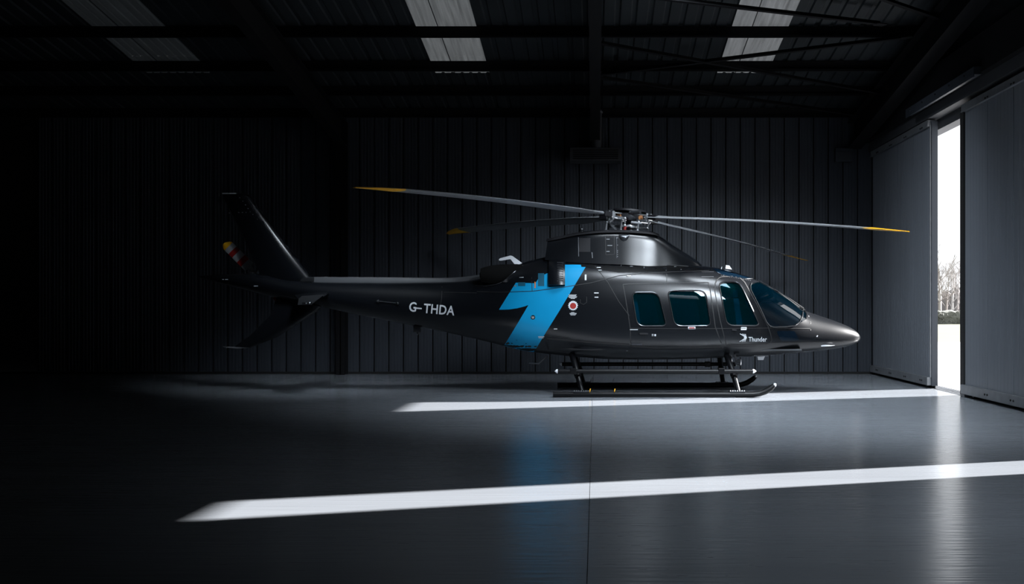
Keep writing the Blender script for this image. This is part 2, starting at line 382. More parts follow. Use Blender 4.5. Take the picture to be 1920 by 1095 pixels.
# sliding doors
def sliding_door(n, Y0, Y1, ztop, label, Xp=DOORX, th=0.10, first=None, zbot=0.10, pane_edges=None):
    d = empty('door_%d' % n, (Xp, (Y0 + Y1) / 2, 0), label, 'sliding door', kind='structure')
    ed = pane_edges
    for a, c in zip(ed[:-1], ed[1:]):
        m_ = MB().box(Xp, Xp + th, a + 0.009, c - 0.009, zbot + 0.10, ztop - 0.10)
        q = a + 0.09
        while q < c - 0.06:
            m_.box(Xp - 0.0018, Xp + 0.004, q - 0.006, q + 0.006, zbot + 0.12, ztop - 0.12); q += 0.13
        build('door_panel', m_, M['door'], d)
    build('core', MB().box(Xp + 0.02, Xp + th - 0.01, Y0 + 0.01, Y1 - 0.01, zbot + 0.1, ztop - 0.1), M['joint'], d)
    build('top_rail', MB().box(Xp - 0.05, Xp + th + 0.01, Y0, Y1 + 0.03, ztop - 0.12, ztop), M['rail'], d, bevel=0.006)
    build('top_lip', MB().box(Xp - 0.058, Xp - 0.045, Y0, Y1 + 0.03, ztop - 0.125, ztop - 0.105), M['rail'], d)
    build('bottom_rail', MB().box(Xp - 0.06, Xp + th + 0.01, Y0, Y1 + 0.03, zbot - 0.045, zbot + 0.105), M['rail'], d, bevel=0.006)
    b2 = MB()
    for a in np.arange(Y0 + 0.35, Y1 - 0.2, 1.0):
        for s in (-0.05, 0.05):
            b2.tube([(Xp - 0.055, a + s, zbot + 0.03), (Xp - 0.072, a + s, zbot + 0.03)], 0.016, 8)
            b2.tube([(Xp - 0.045, a + s, ztop - 0.10), (Xp - 0.066, a + s, ztop - 0.10)], 0.016, 8)
    tag(build('bolt', b2, M['joint'], d), kind='stuff')
    build('bottom_seal', MB().box(Xp + 0.075, Xp + 0.095, Y0, Y1, 0.0, zbot), M['joint'], d)
    b3 = MB()
    for a in (Y0 + 0.3, Y1 - 0.3):
        b3.tube([(Xp + 0.03, a, 0.055), (Xp + 0.07, a, 0.055)], 0.055, 14)
    build('roller', b3, M['darkmetal'], d)
    return d
d1 = sliding_door(1, 18.85, 22.75, 4.93, 'grey ribbed sliding hangar door left of the bright gap', pane_edges=[18.85, 19.87, 20.87, 21.85, 22.75])
build('edge_trim', MB().box(DOORX - 0.012, DOORX + 0.012, 18.83, 18.85, 0.2, 4.83), M['rail'], d1)
build('edge_seal', MB().box(DOORX + 0.012, DOORX + 0.12, 18.80, 18.85, 0.05, 4.9), M['wall'], d1)
d2 = sliding_door(2, 10.65, 17.1, 4.86, 'grey ribbed sliding hangar door right of the bright gap', pane_edges=[10.65, 11.6, 12.5, 13.35, 14.2, 15.1, 16.1, 17.08])
build('edge_seal', MB().box(DOORX - 0.02, DOORX + 0.10, 17.10, 17.26, 0.03, 4.84), M['joint'], d2)
d3 = sliding_door(3, 14.0, 17.45, 4.8, 'added outer door leaf hidden behind the right door, narrowing the sunlight', Xp=6.32, th=0.09, pane_edges=[14.0, 15.0, 16.0, 17.0, 17.44])  # added unseen leaf, trims the width of the sun strip
d4 = sliding_door(4, YF, 9.95, 4.86, 'sliding door nearest the viewer, outside the frame', pane_edges=[YF, -3, -1, 1, 3, 5, 7, 9, 9.94])
# track, header and threshold
tr = empty('trim_1', (6.1, 15, 5.2), 'black steel header and hanging track above the sliding doors', 'door track', kind='structure')
build('header', MB().box(5.98, 6.4, YF, BACK, 5.14, 5.75), M['beam'], tr)
build('fascia', MB().box(6.10, 6.5, YF, BACK, 4.95, 5.14), M['wall2'], tr)
build('track', MB().box(5.86, 5.98, 15.9, 19.4, 5.10, 5.22).box(5.86, 5.87, 15.9, 19.4, 5.06, 5.10), M['wall'], tr, bevel=0.004)
b = MB()
for a in np.arange(16.3, 19.3, 0.7): b.tube([(5.862, a, 5.16), (5.845, a, 5.16)], 0.014, 8)
tag(build('bolt', b, M['joint'], tr), kind='stuff')
th = empty('trim_2', (6.25, 15, 0), 'steel floor tracks running under the sliding doors', 'floor track', kind='structure')
build('channel', MB().box(6.18, 6.50, YF, BACK, -0.15, -0.03), M['joint'], th)
for a, c in ((6.17, 6.185), (6.24, 6.26), (6.33, 6.345), (6.42, 6.44), (6.49, 6.51)):
    build('track_rail', MB().box(a, c, YF, BACK, -0.12, 0.004), M['rail'], th)
build('door_stop', MB().box(6.10, 6.2, 16.98, 17.16, 0.0, 0.05), M['rail'], th, bevel=0.005)

# ------------------------------------------------------------------ outdoors
tag(build('apron', MB().box(6.51, 90, -30, 43.8, -0.2, -0.01), M['greywhite']), 'white sunlit concrete apron outside the door', 'apron', kind='structure')
gr = MB(); rows = []
for i in range(9):
    Y = 43.8 + i * 7
    rows.append([(6 + k * 8, Y, -0.03 + 0.03 * math.sin(k * 1.7 + i)) for k in range(18)])
gr.grid(rows); gr.box(6, 140, 43.8, 110, -0.6, -0.2)
tag(build('grass', gr, M['grass']), 'strip of pale winter grass beyond the apron', 'grass', kind='structure')
def hedge(name, Y, x0, x1, h, dep, m, lab, seed):
    rnd = random.Random(seed); m_ = MB(); n = int((x1 - x0) / 0.35); rows = []
    prof = [(0, 0), (-0.1, 0.5), (0.0, 0.9), (0.3, 1.0), (0.7, 1.0), (1.0, 0.9), (1.1, 0.5), (1.0, 0)]
    for i in range(n + 1):
        xx = x0 + (x1 - x0) * i / n; hh = h * (1 + 0.08 * math.sin(xx * 0.9) + rnd.uniform(-.06, .06))
        rows.append([(xx + rnd.uniform(-.1, .1), Y + p * dep + rnd.uniform(-.12, .12), q * hh + (rnd.uniform(-.08, .08) if q > 0 else -0.1)) for p, q in prof])
    m_.grid(rows)
    # leafy twigs
    for i in range(int(n * 9)):
        xx = rnd.uniform(x0, x1); z = rnd.uniform(0.1, h * 1.08); y = Y - 0.12 + rnd.uniform(-.1, .1)
        if z > h * 0.92: y = Y + rnd.uniform(0, dep)
        s = rnd.uniform(.08, .2); a = rnd.uniform(0, 6.3)
        c, e = math.cos(a) * s, math.sin(a) * s
        m_.add([(xx - c, y, z - e), (xx + c, y - 0.05, z + e), (xx + e * .5, y - .1, z + c * .8)], [(0, 1, 2)])
    return tag(build(name, m_, m), lab, 'hedge')
hedge('hedge', 89, 8, 90, 1.05, 1.6, M['hedge'], 'low clipped grey-green hedge at the far edge of the grass', 3)
def tree(x, y, h, lab, seed, m, sp=0.45):
    rnd = random.Random(seed); t = empty('bare_tree', (x, y, 0), lab, 'tree', 'bare winter trees beyond the hedge')
    trunk = MB(); br = MB()
    top = (x + rnd.uniform(-.3, .3), y, h * 0.62)
    trunk.tube([(x, y, -0.1), (x + .05, y, h * .3), top], [h * .022, h * .016, h * .007], 7)
    def grow(p, d, L, r, lev):
        q = p + d * L; mid = p + d * L * .5 + Vector((rnd.uniform(-.1, .1), rnd.uniform(-.1, .1), 0)) * L * .5
        br.tube([p, mid, q], [r, r * .8, r * .55], 3 if lev > 1 else 4, cap=False)
        if lev >= 4: return
        for k in range(3 if lev < 3 else 4):
            nd = (d + Vector((rnd.uniform(-1, 1), rnd.uniform(-1, 1), rnd.uniform(-.25, .75))) * (sp + .12 * lev)).normalized()
            grow(p + (q - p) * rnd.uniform(.45, 1.0), nd, L * rnd.uniform(.55, .8), r * .55, lev + 1)
    for i in range(9):
        zz = h * (0.12 + 0.5 * i / 9); a = rnd.uniform(0, 6.28)
        grow(Vector((x, y, zz)), Vector((math.cos(a) * .6, math.sin(a) * .6, .8)).normalized(), h * .2, h * .007, 1)
    grow(Vector(top), Vector((0, 0, 1)), h * .17, h * .007, 1)
    build('trunk', trunk, m, t); tag(build('branches', br, m, t), kind='stuff')
for i, (px, Y, h, lab) in enumerate([(1752, 93, 5.4, 'bare twiggy tree just behind the left jamb of the door gap'), (1762, 101, 8.3, 'tallest bare tree, at the left of the door gap'),
        (1774, 109, 5.9, 'short bushy bare tree left of centre in the door gap'), (1785, 117, 7.6, 'bare tree in the middle of the door gap'),
        (1795, 125, 6.6, 'low bare tree right of centre in the door gap'), (1804, 133, 8.0, 'bare tree beside the right jamb of the door gap'),
        (1744, 141, 9.0, 'bare tree mostly hidden by the left door'), (1813, 149, 9.0, 'bare tree mostly hidden by the right door')]):
    p = W(px, CY, Y); tree(p.x, Y, h, lab, 20 + i, M['bark'] if i % 2 == 0 else M['bark2'])
M['hill'] = mat('hazy_woodland', (0.115, 0.106, 0.102), 0.9, noise=0.3, nscale=1.5)
o = hedge('thicket', 158, 12, 140, 4.1, 5, M['hill'], 'pale hazy thicket of bare brushwood far behind the trees', 9); o['category'] = 'thicket'; o['kind'] = 'structure'

# ------------------------------------------------------------------ the helicopter
HY = 18.0
H = empty('helicopter', (0.6, HY, 0), 'black helicopter with a sky-blue mark on its side, parked on skids', 'helicopter')
PXM = F / HY
def X_(px): return (px - CX) / PXM
def Z_(py): return CH + (CY - py) / PXM
# px, top, bottom, half width, widest py, top exponent, bottom exponent
ST = [(1613, 632, 635, .012, 633.5, 2, 2), (1610, 626.5, 640, .075, 633.5, 2, 2), (1604, 620.5, 644, .135, 633.5, 2, 2), (1590, 612, 649, .215, 633.5, 2, 2), (1560, 600, 654.5, .35, 633, 2, 2.1),
      (1530, 590, 658, .46, 632, 2.05, 2.2), (1505, 581, 660.5, .545, 630, 2.1, 2.3), (1480, 562, 662.5, .62, 627, 2.1, 2.5), (1455, 546, 664.5, .68, 622, 2.2, 2.7),
      (1430, 531, 666.5, .73, 618, 2.3, 2.8), (1410, 522, 667.5, .765, 614, 2.4, 2.9), (1390, 515, 668.5, .785, 611, 2.5, 3), (1365, 507.5, 669.5, .80, 608, 2.6, 3), (1340, 502, 670.5, .81, 606, 2.7, 3.1),
      (1300, 498, 672, .82, 603, 2.8, 3.2), (1250, 494, 673, .825, 600, 2.8, 3.2), (1200, 490, 673.5, .825, 598, 2.8, 3.2), (1150, 487, 673, .82, 596, 2.8, 3.1), (1100, 484, 670, .81, 594, 2.7, 2.9),
      (1060, 482, 666.5, .79, 592, 2.6, 2.7), (1030, 482, 663.5, .765, 590, 2.5, 2.5), (1000, 487.5, 660, .73, 588, 2.4, 2.3), (975, 495, 655.5, .69, 586, 2.3, 2.2), (945, 507, 648.5, .62, 584, 2.2, 2.1),
      (915, 518, 641, .545, 583, 2.1, 2.1), (880, 525, 633, .475, 582, 2.05, 2.1), (840, 528, 624, .405, 580, 2, 2.1), (800, 528.5, 615.5, .36, 577, 2, 2.1), (740, 529, 603.5, .31, 571, 2, 2.1),
      (680, 528.5, 592, .27, 563, 2, 2.1), (620, 528, 579, .235, 554, 2, 2.1), (583, 527, 571, .215, 548, 2, 2.1), (540, 524, 562, .19, 542, 2, 2.1), (500, 516, 553.5, .165, 534, 2, 2.1),
      (464, 512.5, 544.5, .14, 528, 2.1, 2.1), (420, 515, 533, .095, 523.5, 2.2, 2.1), (390, 516.5, 524.5, .05, 520, 2.2, 2), (373, 518, 520, .012, 519, 2, 2)]
ST = ST[::-1]
sx = [s[0] for s in ST]
SF = [pchip(sx, [s[i] for s in ST]) for i in range(1, 7)]
def ring(px, off=0.0, n=96, clamp=None):
    tp, bt, hw, md, e1, e2 = [float(f(px)) for f in SF]
    zt, zb, zm = Z_(tp) - off, Z_(bt) + off, Z_(md); hw -= off
    hw = max(hw, 0.004); zt = max(zt, zm + 0.003); zb = min(zb, zm - 0.003)
    if clamp: zb = max(zb, clamp)
    r = []
    for k in range(n):
        t = 2 * math.pi * k / n; c, s = math.cos(t), math.sin(t); e = e1 if s >= 0 else e2
        yy = hw * math.copysign(abs(c) ** (2 / e), c)
        zz = zm + ((zt - zm) if s >= 0 else -(zb - zm)) * math.copysign(abs(s) ** (2 / e), s)
        r.append((X_(px), HY + yy, zz))
    return r
def loft(mb, stations, off=0.0, n=96, flip=False, clamp=None):
    rs = [ring(p, off, n, clamp) for p in stations]
    v = [q for r in rs for q in r]; f = []
    for i in range(len(rs) - 1):
        for k in range(n):
            q = (i * n + k, i * n + (k + 1) % n, (i + 1) * n + (k + 1) % n, (i + 1) * n + k); f.append(q[::-1] if flip else q)
    a = len(v); v.append(tuple(sum(c) / n for c in zip(*rs[0]))); b_ = len(v); v.append(tuple(sum(c) / n for c in zip(*rs[-1])))
    m0 = (len(rs) - 1) * n
    for k in range(n):
        q = (a, (k + 1) % n, k); f.append(q[::-1] if flip else q)
        q = (b_, m0 + k, m0 + (k + 1) % n); f.append(q[::-1] if flip else q)
    mb.add(v, f)
stn = list(np.concatenate([np.arange(373, 620, 9), np.arange(622, 900, 11), np.arange(902, 1100, 8), np.arange(1104, 1330, 14), np.arange(1334, 1590, 7), np.arange(1592, 1613.1, 2.1)]))
outer = MB(); loft(outer, stn)
cab = list(np.arange(1165, 1330, 14)) + list(np.arange(1334, 1545, 7))
def tmp_obj(mb, recalc=False):
    me = bpy.data.meshes.new('tmp'); me.from_pydata(mb.v, [], mb.f)
    if recalc:
        bm = bmesh.new(); bm.from_mesh(me); bmesh.ops.recalc_face_normals(bm, faces=bm.faces); bm.to_mesh(me); bm.free()
    o = bpy.data.objects.new('tmp', me); COL.objects.link(o); return o
def orient(mb):   # make the outermost loft point outwards: check the sign of the volume
    s = 0.0
    for f in mb.f:
        p = [Vector(mb.v[i]) for i in f]
        for i in range(1, len(p) - 1): s += p[0].dot(p[i].cross(p[i + 1]))
    return s
FLIP = orient(outer) < 0
outer = MB(); loft(outer, stn, flip=FLIP)
BVH = BVHTree.FromPolygons([Vector(v) for v in outer.v], outer.f)
CAMP = Vector((0, 0, CH))
def hit(px, py, bvh=None):
    d = Vector(((px - CX) / F, 1, (CY - py) / F)); r = (bvh or BVH).ray_cast(CAMP, d.normalized())
    k = 0
    while not r[0] and k < 40:      # just past the outline: walk back to the skin
        k += 1; py += 0.4 if py < 560 else -0.4
        d = Vector(((px - CX) / F, 1, (CY - py) / F)); r = (bvh or BVH).ray_cast(CAMP, d.normalized())
    return r[0] if r[0] else W(px, py, HY)
def rounded(pts, rad, seg=6):
    out = []; n = len(pts)
    for i in range(n):
        p = Vector(pts[i]); a = Vector(pts[i - 1]) - p; b_ = Vector(pts[(i + 1) % n]) - p
        r = rad[i] if isinstance(rad, (list, tuple)) else rad
        r = min(r, a.length * .45, b_.length * .45)
        A = p + a.normalized() * r; B = p + b_.normalized() * r
        for k in range(seg + 1):
            t = k / seg; out.append(tuple(A * (1 - t) ** 2 + p * 2 * t * (1 - t) + B * t * t))
    return out
WIN = {
 'rear': rounded([(1186, 549.5), (1233, 549.5), (1249, 609.5), (1196, 609.5)], [9, 14, 9, 13]),
 'mid': rounded([(1253, 546.5), (1321, 545.5), (1332, 609.5), (1266, 609.5)], [9, 13, 9, 13]),
 'door': rounded([(1348, 530), (1385, 529), (1424, 609.5), (1364, 608.5)], [11, 13, 11, 13]),
}
def to_xz(poly): return [(hit(*p).x, hit(*p).z) for p in poly]
WXZ = {k: to_xz(v) for k, v in WIN.items()}
ws_px = [(1493, 609), (1472, 612), (1450, 612.5), (1443, 610), (1438, 603), (1424, 575), (1408, 543), (1407, 536), (1409, 532), (1414, 530.5), (1424, 528.5)]
WS = to_xz(ws_px) + [(X_(1424), Z_(519)), (X_(1440), Z_(528)), (X_(1480), Z_(552)), (X_(1509), Z_(573)), (X_(1506), Z_(588)), (X_(1502), Z_(598))]
def cutter(poly, y0, y1):
    m_ = MB().prism(poly, 'y', y0, y1); return tmp_obj(m_, True)
cuts = []
for k, p in WXZ.items():
    cuts.append((k, cutter(p, 16.6, HY - 0.3), -1)); cuts.append((k, cutter(p, HY + 0.3, 19.4), 1))
cuts.append(('wind', cutter(WS, 16.6, HY - 0.022), -1)); cuts.append(('wind', cutter(WS, HY + 0.022, 19.4), 1))
def boolean(base, others, op):
    for c in others:
        md = base.modifiers.new('b', 'BOOLEAN'); md.operation = op; md.solver = 'EXACT'; md.object = c
    dg = bpy.context.evaluated_depsgraph_get(); dg.update()
    me = bpy.data.meshes.new_from_object(base.evaluated_get(dg)); base.modifiers.clear(); return me
shell = MB(); loft(shell, stn, flip=FLIP); loft(shell, cab, off=0.035, flip=not FLIP, clamp=Z_(657))
so_ = tmp_obj(shell)
fus = boolean(so_, [c[1] for c in cuts], 'DIFFERENCE')
def mesh_part(name, me, m, parent, angle=30):
    me.name = name; me.transform(Matrix.Translation(-Vector(ORG[parent.name])))
    me.polygons.foreach_set('use_smooth', [True] * len(me.polygons)); me.set_sharp_from_angle(angle=math.radians(angle))
    me.materials.clear(); me.materials.append(m)
    o = bpy.data.objects.new(name, me); COL.objects.link(o); o.parent = parent; ORG[o.name] = ORG[parent.name]; return o
fuselage = mesh_part('fuselage', fus, M['paint'], H, 28)
for k, c, s in cuts:
    if k == 'wind': g = MB(); loft(g, list(np.arange(1395, 1530, 6)), off=0.012, flip=FLIP); loft(g, list(np.arange(1397, 1528, 6)), off=0.018, flip=not FLIP)
    else: g = MB(); loft(g, list(np.arange(1178, 1440, 10)), off=0.012, flip=FLIP); loft(g, list(np.arange(1179, 1439, 10)), off=0.018, flip=not FLIP)
    go = tmp_obj(g); me = boolean(go, [c], 'INTERSECT'); bpy.data.objects.remove(go)
    mesh_part('windshield' if k == 'wind' else 'window_pane', me, M['windglass'] if k == 'wind' else M['glass'], H)
bpy.data.objects.remove(so_)
for k, c, s in cuts: bpy.data.objects.remove(c)

def onsurf(poly_px, off=0.004, bvh=None):
    out = []
    for p in poly_px:
        h = hit(p[0], p[1], bvh)
        q = (bvh or BVH).find_nearest(h); nrm = q[1]
        if nrm.dot(h - CAMP) > 0: nrm = -nrm
        out.append(h + nrm * off)
    return out
def mirror(pts): return [Vector((p.x, 2 * HY - p.y, p.z)) for p in pts]
def subdiv(poly, step=6.0, closed=True):
    out = []; n = len(poly)
    for i in range(n if closed else n - 1):
        a, b_ = Vector(poly[i]), Vector(poly[(i + 1) % n]); k = max(1, int((b_ - a).length / step))
        for j in range(k): out.append(tuple(a + (b_ - a) * j / k))
    if not closed: out.append(tuple(poly[-1]))
    return out
def grow(poly, d):   # outward offset of a closed pixel polygon
    n = len(poly); c = Vector((sum(p[0] for p in poly) / n, sum(p[1] for p in poly) / n)); out = []
    for p in poly:
        v = Vector(p) - c; out.append(tuple(Vector(p) + v.normalized() * d))
    return out
for k, p in WIN.items():
    pp = subdiv(grow(p, 1.6), 5)
    for mir in (0, 1):
        q = onsurf(pp, 0.003); q = mirror(q) if mir else q
        build('window_rim', MB().tube(q + q[:2], 0.0105, 8, cap=False), M['rim'], H, smooth=True)
ws_line = subdiv([(1409, 531), (1407, 536), (1407.5, 543), (1424, 576), (1437, 604), (1443, 611), (1450, 613.5), (1472, 613), (1490, 611), (1500, 603), (1504.5, 594), (1505.5, 585)], 4, False)
for mir in (0, 1):
    q = onsurf(ws_line, 0.003); q = mirror(q) if mir else q
    build('windshield_rim', MB().tube(q, 0.0105, 8), M['rim'], H, smooth=True)
b = MB(); post = [Vector((X_(p), HY, Z_(float(SF[0](p))) + 0.006)) for p in np.arange(1420, 1511, 6)]
b.tube(post, 0.018, 8); build('windshield_post', b, M['rim'], H, smooth=True)

# flat paint and markings laid on the skin
def decal_px(name, polys, m, off=0.0025, step=7.0, bvh=None, parent=None, mir=False):
    bm = bmesh.new()
    for poly in polys:
        vs = [bm.verts.new((p[0], p[1], 0)) for p in poly]
        bm.faces.new(vs).normal_update()
    return decal_bm(name, bm, m, off, step, bvh, parent, mir)
def decal_bm(name, bm, m, off, step, bvh, parent, mir=False):
    xs = [v.co.x for v in bm.verts]; ys = [v.co.y for v in bm.verts]
    bmesh.ops.triangulate(bm, faces=bm.faces)
    for lo, hi, nx in ((min(xs), max(xs), (1, 0, 0)), (min(ys), max(ys), (0, 1, 0))):
        q = lo + step
        while q < hi:
            co = (q, 0, 0) if nx[0] else (0, q, 0)
            bmesh.ops.bisect_plane(bm, geom=bm.verts[:] + bm.edges[:] + bm.faces[:], plane_co=co, plane_no=nx); q += step
    pts = onsurf([(v.co.x, v.co.y) for v in bm.verts], off, bvh)
    if mir: pts = mirror(pts)
    for v, p in zip(bm.verts, pts): v.co = p
    return build(name, bm, m, parent or H, smooth=True, angle=60, weld=False)
def text_px(name, s, px, py, size, m, ang=0.0, shear=0.0, space=1.0, bvh=None, parent=None, bold=0.0, sx_=1.0):
    cu = bpy.data.curves.new('t', 'FONT'); cu.body = s; cu.size = 1; cu.space_character = space; cu.offset = bold; cu.resolution_u = 3; cu.fill_mode = 'FRONT'
    to = bpy.data.objects.new('t', cu); COL.objects.link(to)
    dg = bpy.context.evaluated_depsgraph_get(); dg.update()
    me = bpy.data.meshes.new_from_object(to.evaluated_get(dg)); bm = bmesh.new(); bm.from_mesh(me)
    bpy.data.objects.remove(to)
    ca, sa = math.cos(ang), math.sin(ang)
    for v in bm.verts:
        x, y = v.co.x * size * sx_ + v.co.y * size * shear, -v.co.y * size
        v.co = (px + x * ca - y * sa, py + x * sa + y * ca, 0)
    return decal_bm(name, bm, m, 0.0035, max(4, size * .3), bvh, parent)
blue = [(1059.5, 496.4), (1089, 496.4), (1090, 500.5), (1098, 500.8), (1074, 541), (1050, 581), (1025, 621), (999.7, 662.5), (972, 656.5), (944, 650), (958, 627), (975, 599), (991, 571.8),
        (984, 574.5), (970, 578), (954, 580.3), (935.6, 580.8), (950, 557.5), (967.7, 529.5), (980, 529.2), (989.6, 528), (1000, 524.5), (1012, 519), (1029, 511), (1029, 537.5), (1055, 537), (1058, 535.5), (1059.3, 532)]
build_blue = decal_px('blue_mark', [blue], M['blue'], 0.0022, 6.0)
M['deck'] = mat('shade_black_deck', (0.0015, 0.0016, 0.002), 0.5, noise=0.03, spec=0.15)
decal_px('deck_shade_strip', [[(1060, 486), (1100, 487.5), (1150, 490.5), (1230, 495.5), (1290, 500), (1318, 505), (1290, 507), (1240, 508), (1160, 511), (1120, 505), (1099, 500.5), (1090.4, 500.3), (1089.4, 496.2), (1060, 496.2)]], M['deck'], 0.0024, 7.0)  # black strip puts the dimness of the flat upper deck into colour
# registration, company mark and small placards
text_px('registration', 'G', 766, 583, 24.5, M['white'], ang=0.10, bold=0.018, sx_=0.83)
decal_px('registration', [[(780.3, 576.4), (791, 577.3), (790.8, 579.8), (780.1, 578.9)]], M['white'], 0.0036, 4)
text_px('registration', 'THDA', 794, 586.2, 24.5, M['white'], ang=0.085, bold=0.018, sx_=0.83, space=1.05)
text_px('door_lettering', 'Thunder', 1403.5, 640.2, 12.2, M['white'], bold=0.012, sx_=0.80)
rays = []
tip = Vector((1399, 632.8))
for a, c in (((1387.5, 625.7), 1.2), ((1391.6, 625.8), .9), ((1394.7, 625.8), .9), ((1397.6, 626.0), .9), ((1386.7, 640.5), 1.2), ((1391, 640.6), .9), ((1394.2, 640.6), .9), ((1397, 640.6), .9)):
    A = Vector(a); d = (tip - A).normalized(); n_ = Vector((-d.y, d.x)) * c * .5
    rays.append([tuple(A + n_), tuple(tip + n_ * 1.1), tuple(tip - n_ * 1.1), tuple(A - n_)])
rays.append([(1394.5, 632.8), (1397, 629.8), (1399.2, 629.9), (1400.3, 632.9), (1399, 636), (1396.8, 635.6)])
for i, r_ in enumerate(rays): decal_px('door_emblem', [r_], M['white'], 0.0036 + 0.0002 * i, 3.0)
# round red emblem with a toothed pale ring
gear = []
for i in range(32):
    a = 2 * math.pi * i / 32; r_ = 9.6 if i % 2 == 0 else 8.0; r2 = r_
    gear.append((1074.5 + r2 * math.cos(a), 573 + r2 * math.sin(a)))
decal_px('emblem_ring', [gear], M['white'], 0.0030, 5)
decal_px('emblem_disc', [[(1074.5 + 5.8 * math.cos(a), 573.5 + 5.8 * math.sin(a)) for a in np.linspace(0, 2 * math.pi, 20)[:-1]]], M['red'], 0.0042, 5)
def rect(x0, y0, x1, y1): return [(x0, y0), (x1, y0), (x1, y1), (x0, y1)]
lines = []
for i, (a, c) in enumerate(((1066, 1081), (1067, 1080), (1065.5, 1082), (1067, 1081), (1070, 1078))): lines.append(rect(a, 552.5 + i * 1.7, c, 553.4 + i * 1.7))
for i, (a, c) in enumerate(((1071, 1077), (1068, 1081), (1068.5, 1080.5), (1070, 1079))): lines.append(rect(a, 585.5 + i * 1.6, c, 586.3 + i * 1.6))
for r_ in ((1114, 548.5, 1122.5, 550.3), (1115, 556.5, 1122, 558), (1119, 501, 1126.5, 502.2), (1122, 506.2, 1128, 507.2), (1038.5, 616, 1045, 617.4), (1096.5, 515, 1099.6, 525.5),
           (1176, 516.5, 1183, 518.2), (1181, 617.5, 1196, 618.6), (1222, 626.5, 1225.5, 627.4), (1222, 628.8, 1225.5, 629.7), (1227, 626.5, 1230, 630.2),
           (973, 519.5, 982, 520.7), (494.5, 498, 506, 500.5), (492, 496.6, 505, 497.2), (417, 523.2, 420, 524.6), (422, 523.2, 428, 524.6), (476, 535.5, 484, 537), (554, 586.2, 564.5, 588),
           (1009, 630.5, 1020.5, 631.8), (1010, 632.6, 1019, 633.8)): lines.append(rect(*r_))
b_all = []
tag(decal_px('placard', lines, M['white'], 0.0042, 8), kind='stuff')
decal_px('round_placard', [[(999.4 + 4.2 * math.cos(a), 595 + 4.2 * math.sin(a)) for a in np.linspace(0, 2 * math.pi, 18)[:-1]]], M['carbon'], 0.0038, 4)
decal_px('round_placard', [rect(996.8, 593.8, 1002, 594.9), rect(997.6, 596, 1001.2, 597)], M['white'], 0.0048, 6)
decal_px('fuel_mark', [rect(1002.3, 528.5, 1004.3, 540)], M['orange'], 0.004, 6)
decal_px('fuel_mark', [rect(964.5, 535.8, 968, 537)], M['orange'], 0.004, 6)
decal_px('louvre', [rect(971.5, 529.5, 985, 536.5)], M['teal'] if 'teal' in M else M['glass_dark'] if 'glass_dark' in M else M.setdefault('teal', mat('dark_teal_louvre', (0.002, 0.07, 0.12), 0.5, noise=0.05)), 0.0040, 6)
decal_px('louvre', [rect(1009, 512.5, 1020.5, 536.5)], M['teal'], 0.0042, 6)
build('door_placard', MB().grid([onsurf([(1290, 612.5), (1304, 612.5)], .004), onsurf([(1290, 617), (1304, 617)], .004)]), M['antenna'], H)
build('door_placard', MB().grid([onsurf([(1389.5, 613.3), (1400, 613.3)], .004), onsurf([(1389, 618.8), (1399.5, 618.8)], .004)]), M['antenna'], H)
decal_px('placard_text', [rect(1292, 613.8, 1302, 615.6)], M['red'], 0.006, 8)
# sky windows in the roof and chin
roofwin = [(1337, 504), (1345, 504.2), (1365, 509), (1385, 515), (1414, 522.5), (1397, 523), (1372, 519.5), (1354, 515.5), (1345, 511)]
M['darkglass'] = mat('dark_blue_glazing', (0.002, 0.007, 0.014), 0.05, noise=0.02, coat=0.3)
for mir in (False, True):
    decal_px('roof_glazing', [roofwin], M['darkglass'], 0.004, 5, mir=mir)
    decal_px('chin_window', [rounded([(1455.6, 620.8), (1490, 620.8), (1498.5, 638.6), (1464, 639.2)], 4)], M['darkglass'], 0.004, 5, mir=mir)
rl = onsurf(subdiv([(1345, 511), (1354, 515.5), (1372, 519.5), (1397, 523), (1414, 522.5)], 4, False), .004)
build('roof_glazing_rim', MB().tube(rl, 0.005, 6), M['rim'], H, smooth=True)

# panel seams, as recessed-looking narrow strips on both sides
def seam(pts, wpx=0.9, m='seam', off=0.0040, both=True, step=8.0, name='panel_seam', bvh=None):
    p = subdiv(pts, step, False); P = [Vector(q) for q in p]; L, R = [], []
    for i, q in enumerate(P):
        d = (P[min(i + 1, len(P) - 1)] - P[max(i - 1, 0)]).normalized(); n_ = Vector((-d.y, d.x)) * wpx * 0.7
        L.append(tuple(q + n_)); R.append(tuple(q - n_))
    a, b_ = onsurf(L, off, bvh), onsurf(R, off, bvh)
    build(name, MB().grid([a, b_]), M[m], H)
    if both: build(name, MB().grid([mirror(a), mirror(b_)]), M[m], H)
def arc(cx, cy, r, a0, a1, n=6): return [(cx + r * math.cos(math.radians(a)), cy + r * math.sin(math.radians(a))) for a in np.linspace(a0, a1, n)]
seam([(1168, 533.5), (1180, 532.5), (1260, 531), (1328, 529.5), (1331, 540), (1341, 612), (1351, 640), (1356, 652)], 1.3)
seam([(1168, 533.5), (1171, 548), (1178, 590), (1182, 618), (1182, 640), (1185, 647)], 1.1)
seam([(1182, 648.5), (1230, 652), (1300, 651.5), (1352, 650)], 2.0)
seam([(1341, 531), (1343, 524)] + arc(1356, 533, 14, 190, 265) + [(1372, 518.5), (1388, 521.5), (1396, 529), (1400, 536), (1422, 577), (1440, 612), (1445, 627), (1447, 638), (1444, 643), (1436, 645), (1400, 646), (1362, 647)], 1.2)
seam([(1341, 531), (1340, 545), (1350, 600), (1360, 640), (1362, 647)], 1.1)
seam([(1160, 517), (1200, 513.5), (1260, 510), (1330, 507.5)], 0.9)
seam([(1182, 615.5), (1260, 616), (1340, 616), (1445, 615)], 0.8)
seam([(1115, 498), (1140, 530), (1160, 565), (1180, 592)], 0.8, both=False)
